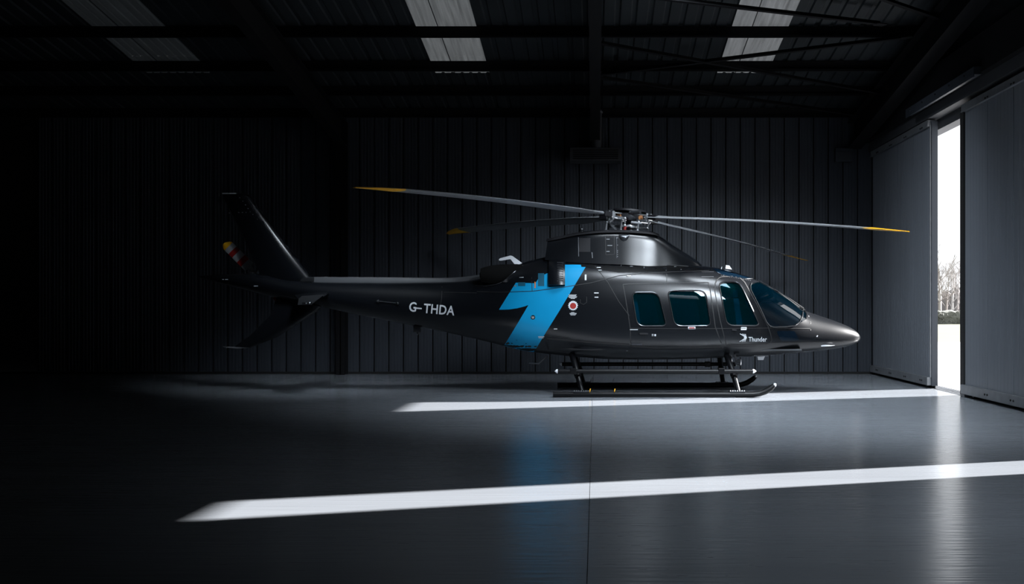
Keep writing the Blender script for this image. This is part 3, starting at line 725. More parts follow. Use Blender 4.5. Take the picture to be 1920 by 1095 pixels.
seam([(894, 547), (940, 548), (1000, 546), (1060, 538), (1110, 530), (1160, 517)], 0.8)
seam([(829, 537), (828, 560), (826, 572)], 1.0); seam([(832, 548), (894, 549.5)], 0.7)
seam([(1516, 592), (1520, 605), (1520, 620)], 0.8); seam([(1445, 615), (1519, 616)], 0.7)
seam([(1440, 643), (1500, 642), (1545, 641), (1580, 640.5)], 0.7); seam([(1580, 640.5), (1580, 649)], 0.7)
seam([(1250, 513), (1250, 529)], 0.7); seam([(1025, 634), (1100, 641), (1180, 646)], 2.4); seam([(1026, 629), (1070, 634)], 0.8)
seam([(997, 520), (998, 546)], .7); seam([(1088, 561), (1088, 568), (1094, 571), (1100, 567), (1100, 556)], .7, both=False)
rv = []
for i in range(9): rv.append(rect(1316 + i * 2.6, 509.3, 1316.8 + i * 2.6, 510.1)); rv.append(rect(1316 + i * 2.6, 518.6, 1316.8 + i * 2.6, 519.4))
for i in range(18): rv.append(rect(1352 + i * 3.2, 516.2 + i * .55, 1352.8 + i * 3.2, 517.0 + i * .55))
tag(decal_px('rivet', rv, M['rail'], 0.004, 8), kind='stuff')
# long lower sponson on each side
for s in (-1, 1):
    m_ = MB(); rows = []
    for px in np.arange(1030, 1152, 5):
        t = (px - 1030) / 120; y0, y1 = 652 + 2 * t, 664 + 8 * t ** .7; bulge = 0.05 * math.sin(math.pi * min(1, t * 1.05)) ** .5 if 0 < t < .95 else 0.0
        r_ = []
        for j in range(9):
            u = j / 8; h = hit(px, y0 + (y1 - y0) * u); yy = h.y - bulge * math.sin(math.pi * u) + 0.004
            r_.append((h.x, yy if s < 0 else 2 * HY - yy, h.z))
        rows.append(r_)
    m_.grid(rows); build('sponson', m_, M['paint'], H, smooth=True)
def handle(px, py, wpx, parent=None, m='carbon'):
    a = onsurf([(px, py), (px + wpx, py + .5)], 0.012)
    build('door_handle', MB().bar(a[0], a[1], 0.018, 0.03), M[m], parent or H, bevel=0.005)
handle(1199, 625.5, 16); handle(1372, 618.5, 9)
handle(1184, 645, 20, m='darkmetal'); handle(1531, 630, 0.9, m='antenna')

# engine intake screen (bulged cover) and upper fairing
m_ = MB(); rows = []
for px in np.linspace(1029, 1059.5, 13):
    t = (px - 1029) / 30.5; r_ = []
    for j, py in enumerate(np.linspace(484, 537.5, 16)):
        h = hit(px, py); bul = 0.035 + 0.065 * math.sin(math.pi * (0.12 + .76 * t)); 
        if j in (0, 15): bul = -0.02
        r_.append((h.x, h.y - bul, h.z))
    rows.append(r_)
edge0 = [(r[0], hit(1029, 500).y + 0.25, r[2]) for r in rows[0]]; edge1 = [(r[0], hit(1059, 500).y + 0.25, r[2]) for r in rows[-1]]
m_.grid([edge0] + rows + [edge1])
intake = build('engine_intake', m_, M['paint'], H, smooth=True, angle=50)
sb = MB()
for i in range(9):
    py = 493 + i * 4.2; a = hit(1045.5, py); c = hit(1056, py); sb.bar((a.x, a.y - .097, a.z), (c.x, c.y - .078, c.z), .01, .012)
for i in range(4):
    px = 1045.5 + i * 3.5; a = hit(px, 492); c = hit(px, 528); sb.bar((a.x, a.y - .098 + .006 * i, a.z), (c.x, c.y - .098 + .006 * i, c.z), .008, .01)
tag(build('intake_screen', sb, M['darkmetal'], H), kind='stuff')
mi = MB().grid([[(x, 2 * HY - y, z) for x, y, z in r] for r in rows]); build('engine_intake', mi, M['paint'], H, smooth=True, angle=50)
# upper fairing under the rotor (cowling)
CW = [(1024, 452, 483, .33), (1029, 451, 483, .38), (1050, 447, 486, .42), (1086, 440, 489, .46), (1131, 436, 491, .48), (1164, 435.5, 492, .48), (1200, 437, 494, .46), (1226, 440, 496, .43), (1236, 444, 497, .41), (1262, 461, 500, .36), (1285, 475, 501, .29), (1300, 484, 503, .22), (1312, 493, 504, .13), (1318, 499, 505, .04)]
cx_ = [c[0] for c in CW]; CF = [pchip(cx_, [c[i] for c in CW]) for i in (1, 2, 3)]
def cring(px, n=64, shrink=0.0):
    tp, bt, hw = [float(f(px)) for f in CF]; zt, zb = Z_(tp) - shrink, Z_(bt) - 0.06; ex = 6.5 - 4.0 * max(0, min(1, (px - 1170) / 120)); r = []
    hw -= shrink
    for k in range(n):
        t = 2 * math.pi * k / n; c, s = math.cos(t), math.sin(t)
        yy = hw * math.copysign(abs(c) ** (2 / ex), c); zz = math.copysign(abs(s) ** (2 / ex), s)
        if zz < 0: yy = hw * (1 + 0.12 * -zz) * math.copysign(1 if abs(c) > .05 else abs(c) / .05, c); z_ = zb + (1 + zz) * ((zt + zb) / 2 - zb)
        else:
            yy *= (1 - 0.10 * zz); z_ = (zt + zb) / 2 + zz * (zt - zb) / 2
            yy *= 1.0
        r.append((X_(px) - (0.05 * (1 - (z_ - zb) / max(zt - zb, .01)) if px < 1032 else 0), HY + yy, z_))
    return r
cs = list(np.arange(1029, 1165, 9)) + list(np.arange(1165, 1319, 5))
cr = [cring(p) for p in cs]; n = 64
cm = MB(); v = [q for r in cr for q in r]; f = [(i * n + k, i * n + (k + 1) % n, (i + 1) * n + (k + 1) % n, (i + 1) * n + k) for i in range(len(cr) - 1) for k in range(n)]
f.append(tuple(range(n))); f.append(tuple((len(cr) - 1) * n + k for k in range(n)))
cm.add(v, f)
cowl = build('rotor_fairing', cm, M['paint'], H, smooth=True, angle=40)
CB = BVHTree.FromPolygons([Vector(q) for q in cm.v], cm.f)
tp = [Vector((X_(p), HY, Z_(float(CF[0](p))))) for p in np.arange(1029, 1236, 8)]
lid = MB(); rows = []
for p in np.arange(1026, 1238, 8):
    pz = Z_(float(CF[0](p))); hw = float(CF[2](p)) * .90
    rows.append([(X_(p), HY - hw - .02, pz - .035), (X_(p), HY - hw - .02, pz - .004), (X_(p), HY - hw * .7, pz + .022), (X_(p), HY, pz + .03), (X_(p), HY + hw * .7, pz + .022), (X_(p), HY + hw + .02, pz - .004), (X_(p), HY + hw + .02, pz - .035)])
lid.grid(rows); build('fairing_lid', lid, M['carbon'], H, smooth=True)
decal_px('fairing_vent', [rect(1086, 446.5, 1107, 472.5)], M['carbon'], 0.004, 8, bvh=CB)
def cseam(pts, wpx=.8, m='seam'): seam(pts, wpx, m, 0.003, False, 8, 'fairing_seam', CB)
cseam([(1084.5, 445), (1085, 481)], .6, 'rail'); cseam([(1135, 442), (1151.5, 442), (1152, 477), (1136, 478), (1135, 442)], .7)
cseam([(1156, 437.5), (1156.5, 484)], 1.0, 'darkmetal'); cseam([(1110, 473), (1111, 484)], .7, 'rail')
for y in (448.5, 471.5): cseam([(1137, y), (1143, y)], .8, 'rail')
cseam([(1139, 460.3), (1148, 460.3)], .8, 'rail')
tag(decal_px('rivet', [rect(1157.4, y, 1158.5, y + 1) for y in (445.5, 459, 469.5, 472.5, 476.5, 480.5)], M['rail'], 0.004, 8, bvh=CB), kind='stuff')
# scoop at the mast
sc = MB(); rows = []
for i, u in enumerate(np.linspace(0, 1, 9)):
    px = 1160 + 20 * u; dep = math.sin(math.pi * min(1, u * .9 + .05)) ** .6; rows.append([hit(px, 438 + (14 * dep + .5) * v_, CB) + Vector((0, -.004 - .025 * dep * math.sin(math.pi * v_), 0)) for v_ in np.linspace(0, 1, 6)])
sc.grid(rows); build('mast_scoop', sc, M['rim'], H, smooth=True)
# deck vents between the fairing and the shoulder
tag(decal_px('rivet', [rect(*r_) for r_ in ((1164, 497, 1165, 499), (1181, 499.2, 1187, 500.4), (1207, 499, 1208, 503), (1264, 499.6, 1268, 501), (1201.5, 488.4, 1214, 489.6), (1276, 505, 1278, 506.4), (1248, 506.3, 1250, 507.8))], M['rail'], 0.005, 8), kind='stuff')
build('deck_edge', MB().tube(onsurf(subdiv([(1062, 487), (1100, 490), (1160, 493), (1220, 496), (1290, 500)], 8, False), .004), .014, 8), M['carbon'], H, smooth=True)
# rear deck beacon on the fairing
bc = build('beacon', MB().tube([W(1090.5, 440, HY), W(1090.5, 433.5, HY)], .055, 14).ball(W(1090.5, 431.5, HY), (.04, .04, .045)), M['rim'], H, smooth=True)
# exhausts: dark outlets on both sides at the back of the engine deck
for s in (-1, 1):
    m_ = MB(); cc = []
    for i, u in enumerate(np.linspace(0, 1, 11)):
        px = 990 - 84 * u; py = 514 + 3.0 * u; cc.append(Vector((X_(px), HY + s * (0.34 + 0.06 * u), Z_(py))))
    m_.tube(cc, [.12, .155, .168, .17, .17, .17, .168, .162, .152, .135, .11], 28, cap=False)
    e = build('exhaust', m_, M['soot'], H, smooth=True)
    m2 = MB(); m2.ball(cc[-1] + Vector((.03, 0, 0)), (.05, .088, .088), 20, 8); build('exhaust_opening', m2, M['seam'], H, smooth=True)
for mir in (False, True):     # engine shroud that ends in a slanted edge over the exhaust
    rows = []
    for u in np.linspace(0, 1, 9):
        rr = []
        for v_ in np.linspace(0, 1, 9):
            a = Vector((981, 496.5)).lerp(Vector((941, 529)), v_); c = Vector((1034, 483)).lerp(Vector((1004, 531)), v_)
            q = a.lerp(c, u); h = hit(q.x, q.y); y0 = HY - .30 - .25 * math.sin(math.pi * (.12 + .56 * v_))
            yy = min(h.y - .004, y0 + (h.y - .004 - y0) * u ** 1.5); rr.append(W(q.x, q.y, yy))
        rows.append(rr)
    if mir: rows = [mirror(q) for q in rows]
    build('engine_shroud', MB().grid(rows), M['paint'], H, smooth=True, angle=60)
    e0 = [p + Vector((0, -.002 if not mir else .002, 0)) for p in rows[0]]
    build('shroud_edge', MB().tube(e0, .006, 6), M['rim'], H, smooth=True)
lip = onsurf([(891, 535.5), (896, 537), (910, 537.3), (930, 534), (945, 528), (960, 517), (975, 505), (985, 500)], .01)
build('exhaust_lip', MB().tube(lip, .006, 6), M['rim'], H, smooth=True)
# hooked white blade antenna above the exhausts
ant = [(935, 487.5), (937, 484.5), (957, 479.2), (961, 480), (980, 494), (978, 497), (966, 497), (957, 486), (941, 488.8), (937, 489)]
build('hook_antenna', MB().prism([(X_(a), Z_(c)) for a, c in ant], 'y', HY - .02, HY + .02), M['antenna'], H, bevel=.006)
build('fin_antenna', MB().prism([(X_(a), Z_(c)) for a, c in [(1360, 504), (1361, 497), (1367.5, 498), (1372.5, 505.5)]], 'y', HY - .015, HY + .015), M['antenna'], H, bevel=.005)
build('rod_antenna', MB().tube([W(1351.5, 512, 17.8), W(1352.2, 506, 17.8), W(1353.5, 500, 17.8)], [.02, .008, .004], 8), M['antenna'], H, smooth=True)
build('belly_antenna', MB().prism([(X_(a), Z_(c)) for a, c in [(1419.5, 668.5), (1421, 675), (1431, 675), (1434, 668)]], 'y', HY - .02, HY + .02), M['antenna'], H, bevel=.005)
build('belly_probe', MB().tube([W(1414, 663, 17.6), W(1414, 667, 17.6), W(1440, 667, 17.6)], .008, 6), M['rail'], H, smooth=True)
build('nose_vent', MB().prism([(X_(a), Z_(c)) for a, c in [(1529, 645.5), (1540, 645), (1556, 646), (1548, 647.5), (1531, 648)]], 'y', 17.60, 17.68), M['antenna'], H, bevel=.004)
build('belly_step', MB().tube([W(1026, 668, 17.6), W(1010, 682, 17.3), W(992, 681, 17.3)], .012, 8), M['rim'], H, smooth=True)
build('tow_lug', MB().box(X_(776), X_(789), HY - .05, HY + .05, Z_(623), Z_(606)).ball((X_(784), HY, Z_(624)), .03), M['darkmetal'], H, bevel=.006)
for px, py in ((709, 564.5), (746, 568.5)):
    p = hit(px, py); m_ = MB().tube([p + Vector((0, .03, 0)), p + Vector((0, -.035, 0))], .028, 14); m_.ball(p + Vector((0, -.035, 0)), (.02, .012, .02))
    build('boom_fitting', m_, M['rim'], H, smooth=True)
build('boom_rod', MB().tube([hit(709, 564.5) - Vector((0, .02, 0)), hit(746, 568.5) - Vector((0, .02, 0))], .005, 6), M['darkmetal'], H)
# wiper
wp = [Vector((X_(a), HY - .06, Z_(c))) for a, c in ((1437, 537), (1455, 545), (1480, 561), (1505, 578), (1505, 582))]
build('wiper', MB().tube(wp, .011, 8).tube([Vector((X_(1458), HY - .09, Z_(548.5))), Vector((X_(1496), HY - .12, Z_(577)))], .013, 8), M['seam'], H, smooth=True)
# tail rotor drive cover along the boom
m_ = MB(); rows = []
for px, tpy in ((586, 519.3), (620, 519.3), (700, 519.8), (780, 520.8), (830, 521.3), (850, 520.8), (870, 519.3), (885, 517.6), (903, 515)):
    z1, z0 = Z_(tpy), Z_(532); w_ = .085 + .03 * max(0, (px - 840) / 60)
    rows.append([(X_(px), HY - w_ - .012, z0), (X_(px), HY - w_, z1 - .035), (X_(px), HY - w_ * .7, z1), (X_(px), HY + w_ * .7, z1), (X_(px), HY + w_, z1 - .035), (X_(px), HY + w_ + .012, z0)])
m_.grid(rows); M['cover'] = mat('grey_drive_cover', (0.045, 0.048, 0.053), 0.42, metal=.2, noise=.05); build('drive_cover', m_, M['cover'], H, smooth=True, angle=30)
build('cover_end', MB().prism([(X_(a), Z_(c)) for a, c in [(560, 519), (592, 520), (592, 529), (562, 529)]], 'y', HY - .10, HY + .10), M['rim'], H, bevel=.02)
# fins
def airfoil_fin(name, secs, m, parent=H):   # secs: list of (lead Vector, trail Vector, half thickness)
    prof = [(0, 0), (.03, .45), (.1, .8), (.25, 1), (.5, .85), (.75, .5), (1, .03), (.75, -.5), (.5, -.85), (.25, -1), (.1, -.8), (.03, -.45)]
    m_ = MB(); rows = []
    for Lv, Tv, th_, nv in secs: rows.append([Lv.lerp(Tv, u) + Vector(nv) * th_ * v_ for u, v_ in prof])
    nn = len(prof); v = [p for r in rows for p in r]; f = [(i * nn + k, i * nn + (k + 1) % nn, (i + 1) * nn + (k + 1) % nn, (i + 1) * nn + k) for i in range(len(rows) - 1) for k in range(nn)]
    f.append(tuple(range(nn))); f.append(tuple((len(rows) - 1) * nn + k for k in range(nn)))
    m_.add(v, f); return build(name, m_, m, parent, smooth=True, angle=50)
Yv = (0, 1, 0)
fin = airfoil_fin('tail_fin', [(W(590, 527, HY), W(487, 531, HY), .10, Yv), (W(583, 517, HY), W(486, 512, HY), .13, Yv), (W(524, 441, HY), W(455, 440, HY), .10, Yv), (W(470, 370, HY), W(419, 370, HY), .065, Yv), (W(464, 363.5, HY), W(417.5, 363, HY), .03, Yv)], M['paint'])
build('fin_cap', MB().box(X_(418), X_(430), HY - .05, HY + .05, Z_(364), Z_(362.2)).box(X_(431.5), X_(443), HY - .05, HY + .05, Z_(364), Z_(362.2)), M['antenna'], H, bevel=.006)
fb = MB()
for (px, py) in ((452, 371.5), (458, 378), (463, 385), (468, 392), (472, 398), (477, 403), (450, 399), (457, 399), (464, 399), (432, 400), (486, 412)): fb.box(X_(px) - .006, X_(px) + .006, HY - .085, HY - .03, Z_(py) - .006, Z_(py) + .006)
tag(build('rivet', fb, M['rail'], H), kind='stuff')
airfoil_fin('ventral_fin', [(W(618, 566, HY), W(520, 552, HY), .07, Yv), (W(596, 583, HY), W(508, 590, HY), .06, Yv), (W(520, 632, HY), W(470, 628, HY), .04, Yv), (W(470, 652, HY), W(440, 650, HY), .025, Yv)], M['paint'])
build('tail_skid', MB().tube([W(418, 650, HY), W(425, 651, HY), W(445, 652.5, HY), W(462, 651.5, HY), W(475, 649, HY)], [.006, .012, .016, .014, .008], 8), M['rail'], H, smooth=True)
# horizontal stabiliser, both sides, seen almost end on
for s in (-1, 1):
    def Sp(px, py, dy): q = W(px, py, HY - dy) if s < 0 else W(px, py, HY - dy); return Vector((q.x, HY + s * dy, q.z))
    airfoil_fin('stabiliser', [(Sp(618, 549, .12), Sp(552, 553, .12), .035, (0, 0, 1)), (Sp(607, 556, 1.12), Sp(560, 561, 1.12), .022, (0, 0, 1))], M['paint'])
    A = [(607.5, 552.5), (583, 571), (558, 571.8), (560, 560), (566, 555)]
    build('stabiliser_endplate', MB().prism([(Sp(a, c, 1.13).x, Sp(a, c, 1.13).z) for a, c in A], 'y', HY + s * 1.12 - .012, HY + s * 1.12 + .012), M['cover'], H, bevel=.004)
    p = Sp(577, 569, 1.15); m_ = MB().ball(p + Vector((-.02, 0, 0)), (.022, .02, .018)); m_.ball(p + Vector((.035, 0, .005)), (.022, .02, .022))
    build('navigation_light', m_, M['lens'], H, smooth=True); build('light_base', MB().box(p.x - .09, p.x + .07, p.y - .015, p.y + .01, p.z - .025, p.z + .02), M['carbon'], H, bevel=.006)
# tail rotor on the far side of the fin
TY = HY + .30; hub = W(480, 515, TY)
build('tail_rotor_shaft', MB().tube([(hub.x, HY, hub.z), (hub.x, TY + .08, hub.z)], .035, 12), M['darkmetal'], H, smooth=True)
m_ = MB().tube([(hub.x, TY - .06, hub.z), (hub.x, TY + .06, hub.z)], .06, 16); m_.ball(W(483, 519, TY - .05), (.04, .03, .06)); m_.tube([W(486, 505, TY - .06), W(481, 515, TY - .06), W(485, 524, TY - .06)], .014, 6)
m_.bar(W(472, 508, TY), W(488, 523, TY), .05, .05); build('tail_rotor_hub', m_, M['metal'], H, smooth=True)
for s in (1, -1):
    u = (W(424, 459, TY) - hub); L = u.length; u = u.normalized() * s; wv = Vector((u.z, 0, -u.x)) * s
    if wv.z < 0: pass
    def bl(r0, r1, c0, c1, y0=.0, k=6):
        m_ = MB(); rows = []
        for i in range(k + 1):
            t = i / k; r = r0 + (r1 - r0) * t; ca, cb_ = c0(t), c1(t); rows.append([hub + u * r + wv * c + Vector((0, y0 + d, 0)) for c, d in ((ca, .0), (ca + .03, -.014), ((ca + cb_) / 2, -.013 ), (cb_, 0), ((ca + cb_) / 2, .009), (ca, 0))])
        return m_.grid(rows)
    B_ = build('tail_rotor_blade', bl(.08, .24 * L / .72, lambda t: -.02 - .05 * t, lambda t: .02 + .08 * t), M['twhite'], H, smooth=True)
    segs = [(.24, .38, 'twhite'), (.38, .52, 'tred'), (.52, .68, 'twhite'), (.68, .80, 'tred'), (.80, .93, 'twhite')]
    for a, c, mm in segs:
        build('blade_band', bl(a * L, c * L, lambda t: -.09, lambda t: .11, k=2), M[mm], B_, smooth=True)
    build('blade_tip', bl(.93 * L, 1.06 * L, lambda t: -.09 + .05 * t ** 2, lambda t: .11 - .10 * t ** 2), M['yellow'], B_, smooth=True)

# main rotor
mx, mz = 0.60, CH + 166 / PXM
TILT = math.radians(4.5); ax = Vector((math.sin(TILT), 0, math.cos(TILT))); hubc = Vector((mx, HY, mz))
e1 = Vector((math.cos(TILT), 0, -math.sin(TILT))); e2 = Vector((0, 1, 0))
def HP(r, az, h=0.0): return hubc + e1 * (r * math.cos(az)) + e2 * (r * math.sin(az)) + ax * h
def azc(az): return e1 * math.cos(az) + e2 * math.sin(az)
build('rotor_mast', MB().tube([hubc - ax * .42, hubc + ax * .12], .065, 20), M['darkmetal'], H, smooth=True)
m_ = MB().tube([hubc - ax * .06, hubc - ax * .02, hubc + ax * .05, hubc + ax * .10], [.22, .26, .26, .17], 32); build('rotor_hub', m_, M['darkmetal'], H, smooth=True, bevel=.006)
build('hub_cap', MB().tube([hubc + ax * .10, hubc + ax * .13, hubc + ax * .155], [.30, .29, .12], 32), M['carbon'], H, smooth=True)
m_ = MB().tube([hubc - ax * .19, hubc - ax * .15], .21, 28); 
for k in range(4): m_.bar(HP(.15, math.pi / 2 * k, -.17), HP(.34, math.pi / 2 * k, -.17), .05, .035)
build('swashplate', m_, M['metal'], H, smooth=True, bevel=.004)
build('scissor_link', MB().bar(HP(.24, 3.6, -.24), HP(.36, 3.4, -.12), .03, .03).bar(HP(.36, 3.4, -.12), HP(.24, 3.2, -.02), .03, .03), M['metal'], H)
for dx, h0 in ((-.40, -.10), (-.14, -.05), (.15, -.10)):
    a = hubc + Vector((dx, -.24, h0)); c = hubc + Vector((dx - .02, -.24, -.25))
    build('control_rod', MB().tube([a, c], .017, 8).ball(a, .027).ball(c, .027), M['metal'], H, smooth=True)
build('control_arm', MB().bar(hubc + Vector((.02, -.25, -.10)), hubc + Vector((.20, -.25, -.12)), .03, .03), M['metal'], H, bevel=.004)
build('warning_sleeve', MB().tube([hubc + Vector((-.085, -.23, -.27)), hubc + Vector((-.085, -.23, -.17))], .028, 12), M['red'], H, smooth=True)
AZ = [math.radians(a) for a in (225, 135, -45, 45)]   # e1 forward, e2 away from the viewer
tips = [W(677, 350, 14.17), W(827, 435, 21.83), W(1715, 435.5, 14.17), W(1500, 486, 21.83)]
for k, az in enumerate(AZ):
    d = azc(az); T = tips[k]
    g = MB(); g.bar(HP(.12, az, .05), HP(.50, az, .035), .11, .022, ax); g.bar(HP(.12, az, -.06), HP(.50, az, -.045), .11, .022, ax); g.bar(HP(.42, az, -.005), HP(.52, az, -.005), .13, .075, ax)
    grip = build('rotor_grip', g, M['metal'], H, bevel=.008)
    build('elastomeric_bearing', MB().tube([HP(.17, az, -.005), HP(.25, az, -.005)], .045, 16), M['cyan_part'], H, smooth=True)
    build('bearing_ring', MB().tube([HP(.25, az, -.005), HP(.275, az, -.005)], .047, 16), M['copper'], H, smooth=True)
    for hh in (-.075, .065):
        for da in (.11, -.11): build('grip_bolt', MB().tube([HP(.46, az + da, 0), HP(.46, az + da, hh)], .018, 10), M['metal'], grip, smooth=True)
    build('pitch_horn', MB().bar(HP(.34, az, -.02), HP(.36, az + .55, -.05), .04, .035, ax), M['metal'], H, bevel=.004)
    build('pitch_link', MB().tube([HP(.36, az + .55, -.05), HP(.33, az + .55, -.17)], .014, 8).ball(HP(.36, az + .55, -.05), .026).ball(HP(.33, az + .55, -.17), .026), M['metal'], H, smooth=True)
    build('lag_damper', MB().tube([HP(.26, az - .78, .07), HP(.40, az - .34, .075)], .03, 12).ball(HP(.26, az - .78, .07), .036), M['darkmetal'], H, smooth=True)
    # blade: from the grip to the photographed tip height, bending under its own weight
    R0, R1 = .50, 5.42; root = HP(R0, az, 0); lin = (T - hubc); Lh = Vector((lin.x, lin.y)).length
    def cl(r):
        t = (r - R0) / (R1 - R0); base = root.lerp(T, t); sag = .035 * math.sin(math.pi * min(max(t, 0), 1)) * 1.0
        return base + Vector((0, 0, sag))
    dirv = (T - root).normalized(); cv = dirv.cross(ax).normalized()    # towards the trailing or leading edge
    def blade(ra, rb, ch, m, parent, name, kk=10, tipf=False):
        mm = MB(); rows = []
        for i in range(kk + 1):
            t = i / kk; r = ra + (rb - ra) * t; c = ch(t, r); p = cl(r); pit = math.radians((14 if k % 2 else 9) - 6 * (r / R1))
            lead = cv * -1
            if (k % 2 == 0 and False): pass
            th_ = .036 if r > 1.0 else .036 + .03 * (1 - (r - R0) / .5)
            up = dirv.cross(cv).normalized(); up = up if up.z > 0 else -up
            a_ = lead * math.cos(pit) + up * math.sin(pit); n_ = up * math.cos(pit) - lead * math.sin(pit)
            sweep = -.16 * t * t if tipf else 0
            rows.append([p + a_ * (c * u + sweep) + n_ * (th_ * v_ * (1 - .6 * t if tipf else 1)) for u, v_ in ((.28, 0), (.22, .42), (.05, .62), (-.25, .42), (-.72, .04), (-.25, -.32), (.05, -.42), (.22, -.3), (.28, 0))])
        mm.grid(rows); mm.add(rows[0][:-1], [tuple(range(8))]); mm.add(rows[-1][:-1], [tuple(range(8))])
        return build(name, mm, m, parent, smooth=True, angle=60)
    bl_ = blade(R0 - .02, 4.74, lambda t, r: .13 + .21 * min(1, max(0, (r - .55) / .75)), M['blade'], H, 'rotor_blade', 26)
    blade(4.74, R1, lambda t, r: .34 * (1 - .72 * t ** 1.5), M['yellow'], bl_, 'blade_tip', 8, True)
    build('blade_cuff', MB().bar(cl(.50), cl(.68), .15, .085, ax), M['carbon'], bl_, bevel=.015)

# skid landing gear
SKN, SKF = 16.99, 19.01
def zc(py, Y): return CH + (CY - py) / F * Y
for s, Y in ((-1, SKN), (1, SKF)):
    x0 = (1037 - CX) / F * SKN; x1 = (1412 - CX) / F * SKN; r = .047
    pts = [Vector((x0, Y, r + .002)), Vector((x1, Y, r + .002))]
    for dx, dz in ((.10, .012), (.20, .045), (.29, .10), (.345, .15)): pts.append(Vector((x1 + dx, Y, r + .002 + dz)))
    sk = build('skid_tube', MB().tube(pts, [r] * 5 + [r * .8], 18), M['gear'], H, smooth=True)
    build('skid_cap', MB().ball(pts[-1] + Vector((.008, 0, .006)), (.034, .036, .034), 12, 8), M['metal'], sk, smooth=True)
    build('wear_shoe', MB().box(x0 + .3, x1 - .3, Y - .03, Y + .03, -.0, .012), M['darkmetal'], sk, bevel=.003)
    for px in (1382, 1090):
        xx = (px - CX) / F * SKN; q = MB().box(xx - .13, xx + .13, Y - .052, Y + .052, .085, .108); build('saddle', q, M['darkmetal'], sk, bevel=.006)
        bb = MB()
        for i in range(7): bb.ball((xx - .115 + i * .038, Y - .045, .112), .009, 6, 4)
        tag(build('bolt', bb, M['metal'], sk), kind='stuff')
    # step tube / float tube beside the cabin
    xs0, xs1 = (1046 - CX) / F * SKN, (1411 - CX) / F * SKN
    yy = Y - .03 if s < 0 else Y + .03
    st = build('step_tube', MB().tube([(xs0, yy, .435), (xs1, yy, .435)], .036, 16), M['gear'], H, smooth=True)
    build('tube_end', MB().tube([(xs1, yy, .435), (xs1 + .02, yy, .435), (xs1 + .055, yy, .435)], [.037, .034, .006], 14), M['antenna'], st, smooth=True)
    build('tube_end', MB().tube([(xs0, yy, .435), (xs0 - .02, yy, .435), (xs0 - .05, yy, .435)], [.037, .034, .006], 14), M['antenna'], st, smooth=True)
    for xx in ((1352 - CX) / F * SKN, (1075 - CX) / F * SKN): build('tube_bracket', MB().box(xx - .05, xx + .05, yy - .045, yy + .045, .385, .485), M['gear'], st, bevel=.01)
# cross tubes
for pxu, pxd in ((1364, 1384), (1073, 1091)):
    xu = (pxu - CX) / F * 17.4; xd = (pxd - CX) / F * SKN
    for s in (-1, 1):
        a = Vector((xu, HY + s * .52, .66)); m_ = MB().tube([a + Vector((0, -s * .25, .05)), a, Vector((xu + (xd - xu) * .45, HY + s * .82, .43)), Vector((xd, HY + s * 1.01, .10))], [.045, .05, .047, .04], 14)
        lg = build('skid_leg', m_, M['gear'], H, smooth=True)
        build('leg_clamp', MB().tube([Vector((xu + (xd - xu) * .52, HY + s * .86, .375)), Vector((xu + (xd - xu) * .62, HY + s * .90, .335))], .058, 14), M['gear'], lg, smooth=True)
    build('cross_tube', MB().tube([(xu, HY - .5, .68), (xu, HY + .5, .68)], .05, 14), M['gear'], H, smooth=True)
for px in (1028.0, 0):
    if px: pass
for px in (1106, 1152):
    p = W(px, 732, SKN - .0); build('tie_ring', MB().tube([(p.x, SKN - .04, .09), (p.x, SKN - .06, .11), (p.x + .01, SKN - .05, .15)], .008, 6), M['yellow'], H)
for px in (1106, 1148):
    p = W(px, 712, SKF); build('skid_pin', MB().tube([(p.x, SKF, .08), (p.x + .03, SKF, .17)], .007, 6), M['carbon'], H)
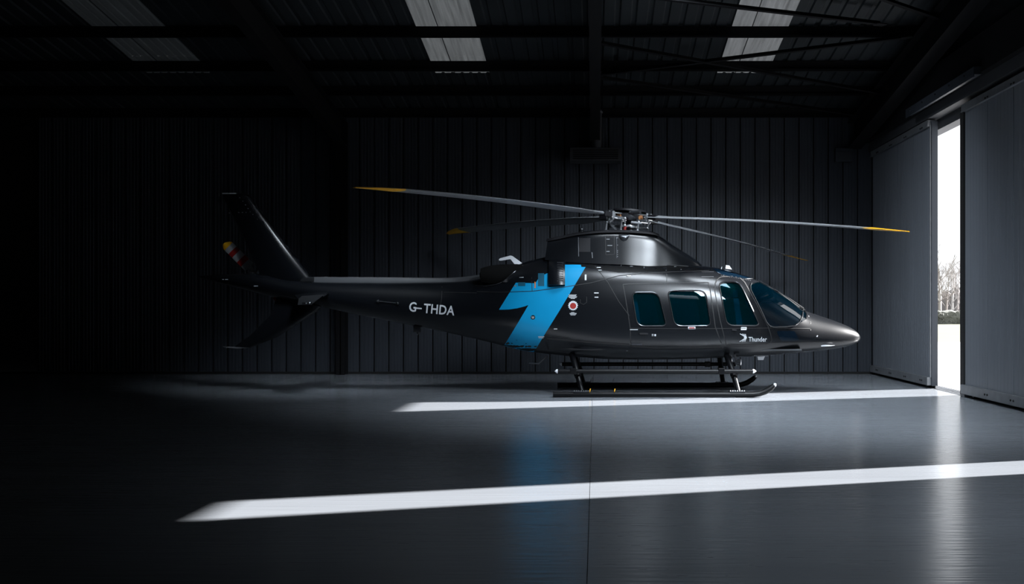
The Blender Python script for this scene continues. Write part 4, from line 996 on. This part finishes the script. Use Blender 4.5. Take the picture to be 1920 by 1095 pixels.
# landing lamps under the belly
for i, (px, py, Y) in enumerate(((1371, 675.5, 17.75), (1388, 679.5, 17.45))):
    c = W(px, py, Y); m_ = MB().tube([c + Vector((-.09, 0, 0)), c + Vector((-.03, 0, 0)), c], [.03, .06, .066], 18); l_ = build('landing_lamp', m_, M['rim'], H, smooth=True)
    build('lamp_lens', MB().ball(c + Vector((.0, 0, 0)), (.02, .058, .058), 16, 8), M['lens'], l_, smooth=True)
    build('lamp_arm', MB().bar(c + Vector((-.06, 0, .03)), c + Vector((-.10, 0, .14)), .03, .03), M['carbon'], l_)

# cabin interior
fl_z = Z_(655)
build('cabin_floor', MB().box(X_(1172), X_(1490), HY - .62, HY + .62, fl_z, fl_z + .03), M['cabin'], H)
build('cabin_bulkhead', MB().box(X_(1172), X_(1175), HY - .70, HY + .70, fl_z, Z_(520)), M['cabin'], H)
build('instrument_panel', MB().prism([(X_(a), Z_(c)) for a, c in [(1447, 655), (1447, 612), (1440, 603), (1452, 598), (1486, 604), (1490, 655)]], 'y', HY - .42, HY + .42), M['cabin'], H, bevel=.02)
def seat(px, yc, face, lab):
    s_ = empty('seat', (X_(px), yc, fl_z + .03)); s_.parent = H; s_.location = Vector((X_(px), yc, fl_z + .03)) - Vector(ORG[H.name])
    x = X_(px); z = fl_z + .03; f_ = face
    build('cushion', MB().box(min(x - .24 * f_, x + .26 * f_), max(x - .24 * f_, x + .26 * f_), yc - .22, yc + .22, z + .18, z + .34), M['seat'], s_, bevel=.03)
    b_ = MB().prism([(x - .20 * f_, z + .3), (x - .28 * f_, z + .86), (x - .38 * f_, z + .86), (x - .31 * f_, z + .25)], 'y', yc - .22, yc + .22); build('backrest', b_, M['seat'], s_, bevel=.03)
    build('headrest', MB().box(x - .33 * f_ - .05, x - .33 * f_ + .05, yc - .12, yc + .12, z + .88, z + 1.02), M['seat'], s_, bevel=.03)
    build('pedestal', MB().box(x - .12, x + .12, yc - .14, yc + .14, z, z + .2), M['cabin'], s_, bevel=.01)
for yc in (HY - .36, HY + .36):
    seat(1407, yc, 1, ''); seat(1300, yc, -1, ''); seat(1222, yc, 1, '')
for yc in (HY - .36, HY + .36):
    build('control_stick', MB().tube([(X_(1432), yc, fl_z + .03), (X_(1434), yc, fl_z + .3), (X_(1430), yc, fl_z + .5)], [.015, .013, .02], 8), M['carbon'], H, smooth=True)
